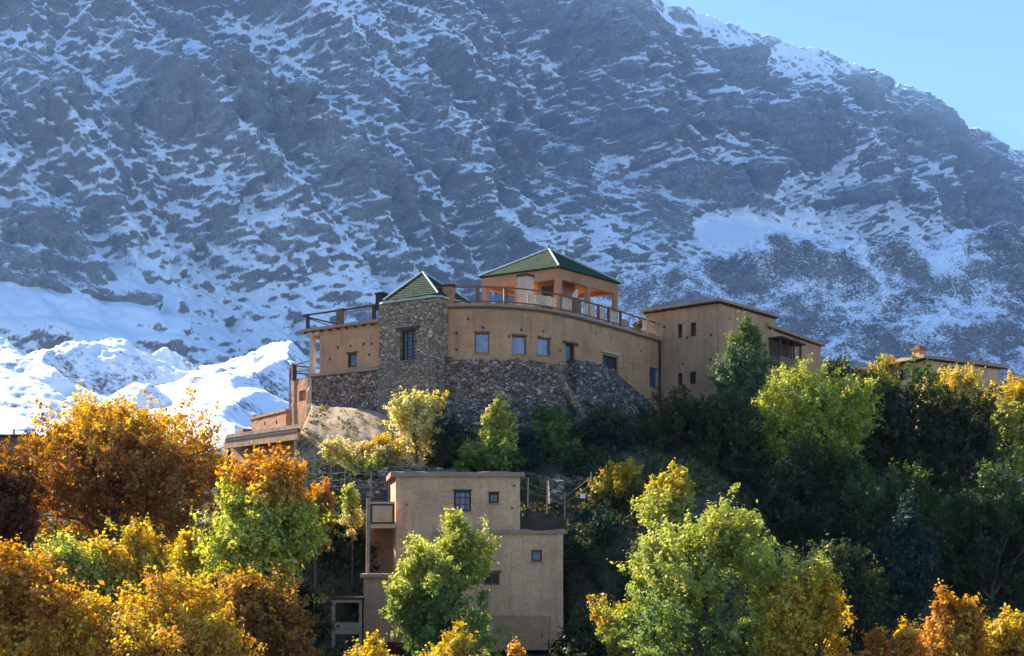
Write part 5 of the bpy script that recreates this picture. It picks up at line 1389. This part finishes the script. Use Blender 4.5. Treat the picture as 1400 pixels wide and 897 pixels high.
T('conifer', 'dark pointed conifer standing in front of the tall house corner', 'conifer', (980, 442, 1054, 575), 86.5, 'needle', 21, 9500, 0.15, 'mid', 0.62, shape='cone', mat='needle', trunk=0.15, lobes=10, clus=0.5, spread=1.1)
T('yellow_tree', 'bright yellow-green tree under the timber balcony of the stepped house', 'tree', (1026, 500, 1196, 645), 83, 'chart', 22, 14000, 0.2, 'lime', 0.7, trunk=0.22, lobes=11, topmix=0.7)
T('walnut_tree', 'dark green tree in shadow, right of the bright yellow-green tree', 'tree', (1150, 495, 1300, 700), 88, 'dark', 23, 13000, 0.22, 'green', 0.75, topmix=0.5, trunk=0.26, lobes=11)  # lighter top leaves paint in a lit crown, as on most walnuts below
T('walnut_tree', 'dark green tree in shadow below the far house', 'tree', (1235, 528, 1372, 725), 87, 'dark', 24, 12000, 0.22, 'olive', 0.8, trunk=0.26, lobes=11)  # olive top leaves stand in for sunlight on the crown
T('yellow_tree', 'golden yellow tree right in front of the far house', 'tree', (1255, 504, 1348, 600), 99, 'yellow', 25, 5600, 0.22, 'pale', 0.75, topmix=0.4, trunk=0.16)
T('yellow_tree', 'yellow-green tree at the right edge, below the far house', 'tree', (1325, 520, 1440, 680), 93, 'lime', 26, 10000, 0.22, 'yellow', 0.72, trunk=0.2)
T('yellow_shrub', 'small yellow tree left of the far house, over the low outbuilding', 'shrub', (1178, 488, 1226, 535), 101, 'yellow', 27, 1600, 0.2, trunk=0.09, clus=0.4)
T('amber_shrub', 'tiny amber tree at the right edge behind the yellow-green tree', 'tree', (1378, 515, 1420, 570), 106, 'amber', 28, 1300, 0.22, trunk=0.09, clus=0.4)
T('dark_shrub', 'dark evergreen shrub behind the right corner of the stepped house', 'shrub', (1112, 490, 1162, 530), 106, 'dark', 29, 1500, 0.2, trunk=0.08, clus=0.4)
T('walnut_tree', 'dark green tree below the bright yellow-green tree', 'tree', (1035, 605, 1190, 800), 76, 'dark', 30, 14000, 0.2, 'green', 0.92, topmix=0.4, trunk=0.26, lobes=11)  # greener top leaves paint a lit crown
T('walnut_tree', 'dark tree in the middle of the shaded wood at right', 'tree', (1150, 640, 1295, 850), 71, 'dark', 31, 12000, 0.2, 'green', 0.7, topmix=0.5, trunk=0.26, lobes=11)  # lit crown put into the colour of the top leaves
T('walnut_tree', 'dark tree at the right edge of the shaded wood', 'tree', (1280, 640, 1440, 860), 74, 'dark', 32, 13000, 0.2, 'green', 0.7, topmix=0.6, trunk=0.26, lobes=11)  # sunlight on the crown painted as greener top leaves
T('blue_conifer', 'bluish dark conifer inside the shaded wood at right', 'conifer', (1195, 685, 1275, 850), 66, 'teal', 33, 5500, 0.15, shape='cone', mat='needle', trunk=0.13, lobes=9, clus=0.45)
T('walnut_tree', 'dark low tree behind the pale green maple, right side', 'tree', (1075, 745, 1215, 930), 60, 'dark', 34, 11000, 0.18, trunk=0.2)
T('maple_tree', 'tall pale green maple with upright shoots, right foreground', 'tree', (858, 692, 1084, 975), 48, 'mid', 35, 20000, 0.15, 'lime', 0.56, gap=0.5, shape='spires', lobes=12, trunk=0.24, clus=0.42, topmix=0.75, pal_left=('lime', 0.3, 0.7))
T('maple_tree', 'golden yellow maple touching the right side of the pale green maple', 'tree', (1036, 768, 1158, 975), 46.5, 'yellow', 36, 11000, 0.15, 'lime', 0.9, trunk=0.18, clus=0.4, lobes=9)
T('yellow_shrub', 'yellow-flecked shrub above the pale green maple, near the olive-dark tree', 'shrub', (792, 630, 884, 735), 69, 'olive', 37, 3800, 0.18, 'yellow', 0.58, trunk=0.09, clus=0.4, gap=0.4)
T('yellow_shrub', 'yellow shrub rising right behind the top of the pale green maple', 'shrub', (868, 642, 950, 740), 66, 'lime', 38, 3600, 0.18, 'yellow', 0.6, topmix=0.6, trunk=0.09, clus=0.4)
T('yellow_shrub', 'small yellow shrub low down, left of the pale green maple', 'shrub', (806, 815, 888, 905), 55, 'lime', 39, 3200, 0.16, 'yellow', 0.7, trunk=0.08, clus=0.35)
T('orange_tree', 'orange-tipped tree with upright clumps in the lower right corner', 'tree', (1256, 812, 1348, 965), 46, 'amber', 40, 7500, 0.16, 'orange', 0.7, topmix=0.6, shape='spires', lobes=8, trunk=0.15, clus=0.36)
T('orange_tree', 'low peach-orange tree along the bottom, left of the orange-tipped tree', 'tree', (1165, 856, 1275, 975), 45, 'orange', 41, 6000, 0.16, 'amber', 0.8, shape='spires', lobes=8, trunk=0.13, clus=0.34)
T('orange_tree', 'yellow-orange tree cut by the right edge in the lower right corner', 'tree', (1335, 835, 1450, 975), 47, 'amber', 42, 7000, 0.16, 'yellow', 0.6, trunk=0.15, clus=0.38)
T('silver_maple', 'green tree with pale yellow-green top in front of the slope house', 'tree', (530, 706, 678, 935), 54.5, 'mid', 43, 16000, 0.16, 'lime', 0.62, topmix=0.9, gap=0.5, shape='spires', lobes=12, trunk=0.2, clus=0.42)  # pale top leaves put the sunlight on the crown into their colour
T('yellow_bush', 'bright yellow bush top at the bottom, left of the green tree by the slope house', 'shrub', (470, 876, 545, 960), 43, 'yellow', 44, 2600, 0.15, trunk=0.07, clus=0.32)
T('yellow_bush', 'bright yellow bush top at the bottom, under the green tree by the slope house', 'shrub', (574, 862, 660, 960), 42.5, 'yellow', 45, 3200, 0.15, trunk=0.07, clus=0.32, shape='spires', lobes=6)
T('red_sapling', 'small orange-red sapling at the bottom below the slope house', 'tree', (697, 878, 722, 940), 43, 'orange', 46, 420, 0.15, trunk=0.04, clus=0.22, shape='cone', lobes=5)
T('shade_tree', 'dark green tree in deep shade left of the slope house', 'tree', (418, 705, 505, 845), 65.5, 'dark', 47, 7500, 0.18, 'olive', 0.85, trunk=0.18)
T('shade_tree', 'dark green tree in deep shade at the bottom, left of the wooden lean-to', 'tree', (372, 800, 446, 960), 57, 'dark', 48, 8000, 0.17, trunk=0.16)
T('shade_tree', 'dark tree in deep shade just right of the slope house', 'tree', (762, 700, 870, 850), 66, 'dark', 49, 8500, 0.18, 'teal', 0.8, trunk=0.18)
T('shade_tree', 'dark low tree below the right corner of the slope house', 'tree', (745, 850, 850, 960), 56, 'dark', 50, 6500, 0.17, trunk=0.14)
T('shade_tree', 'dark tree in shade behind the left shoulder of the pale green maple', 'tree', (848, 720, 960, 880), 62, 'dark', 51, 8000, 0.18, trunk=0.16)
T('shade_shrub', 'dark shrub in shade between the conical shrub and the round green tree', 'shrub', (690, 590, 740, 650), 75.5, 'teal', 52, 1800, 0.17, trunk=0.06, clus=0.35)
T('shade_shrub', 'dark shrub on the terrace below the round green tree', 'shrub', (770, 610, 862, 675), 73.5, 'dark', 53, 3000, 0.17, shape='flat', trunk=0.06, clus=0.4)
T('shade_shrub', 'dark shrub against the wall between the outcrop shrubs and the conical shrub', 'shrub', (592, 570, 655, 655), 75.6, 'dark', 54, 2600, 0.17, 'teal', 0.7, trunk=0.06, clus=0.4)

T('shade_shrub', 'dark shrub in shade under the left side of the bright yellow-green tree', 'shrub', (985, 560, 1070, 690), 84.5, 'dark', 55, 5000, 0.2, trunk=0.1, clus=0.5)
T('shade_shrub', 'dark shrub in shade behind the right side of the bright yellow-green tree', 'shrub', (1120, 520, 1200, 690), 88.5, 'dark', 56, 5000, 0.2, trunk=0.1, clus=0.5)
T('terrace_plant', 'small dark plant behind the right end of the curved terrace railing', 'plant', (862, 438, 884, 466), 92.5, 'dark', 57, 380, 0.16, base=16.0, trunk=0.04, clus=0.25, lobes=5)
# grass, weeds and low scrub on the slopes
def ground_cover():
    rng = np.random.default_rng(7)
    n = 120000
    y = 42 + (rng.random(n)**0.8)*68; x = rng.uniform(-0.5, 0.5, n)*y
    z = Hgt(x, y)
    f = fbm(x/4.5, y/4.5, 31, 3)
    keep = (f > -0.25) & ~((x > -7.4) & (x < 3.0) & (y > 61) & (y < 67.5))
    x, y, z, f = x[keep], y[keep], z[keep], f[keep]; n = len(x)
    h = rng.uniform(0.05, 0.55, n)*np.clip(0.5+f, 0.3, 1.2)
    P = np.stack([x, y, z+h*0.5], 1)
    nor = rng.normal(size=(n, 3)); nor[:, 2] *= 0.5; nor /= np.linalg.norm(nor, axis=1, keepdims=True)
    pa = np.array(PAL['dark'] + PAL['olive'] + [(0.16, 0.13, 0.05), (0.10, 0.10, 0.03)]); col = pa[rng.integers(0, len(pa), n)]*rng.uniform(0.7, 1.3, (n, 1))
    V, F, A = leaf_mesh(P, nor, rng.uniform(0.12, 0.34, n), np.concatenate([col, np.ones((n, 1))], 1), rng, 2.0)
    tag(link_np('ground_cover', V, F, M['grass'], attr=A), 'dark low weeds and scrub covering the slope', 'undergrowth', kind='stuff')
ground_cover()

def dry_grass():
    rng = np.random.default_rng(12)
    V = OUT_V[0].reshape(-1, 3); n = 5200
    i = rng.integers(0, len(V), n); P = V[i] + rng.normal(size=(n, 3))*np.array([0.12, 0.12, 0.02])
    f = fbm(P[:, 0]/1.3, P[:, 2]/1.1, 55, 3) + 0.45*sstep(9.0, 6.0, P[:, 2]) - 0.1
    P = P[f > 0.12]; n = len(P)
    nor = rng.normal(size=(n, 3)); nor[:, 2] *= 0.4; nor /= np.linalg.norm(nor, axis=1, keepdims=True)
    P[:, 2] += 0.06; P[:, 1] -= 0.05
    pa = np.array([(0.42, 0.33, 0.13), (0.34, 0.27, 0.10), (0.24, 0.20, 0.07), (0.16, 0.16, 0.05), (0.10, 0.075, 0.05)])
    col = pa[rng.integers(0, len(pa), n)]*rng.uniform(0.7, 1.25, (n, 1))
    G, F, A = leaf_mesh(P, nor, rng.uniform(0.05, 0.17, n), np.concatenate([col, np.ones((n, 1))], 1), rng, 2.2)
    tag(link_np('dry_grass', G, F, M['grass'], attr=A), 'dry straw-coloured grass tufts on the pale rock outcrop', 'grass', kind='stuff')
dry_grass()
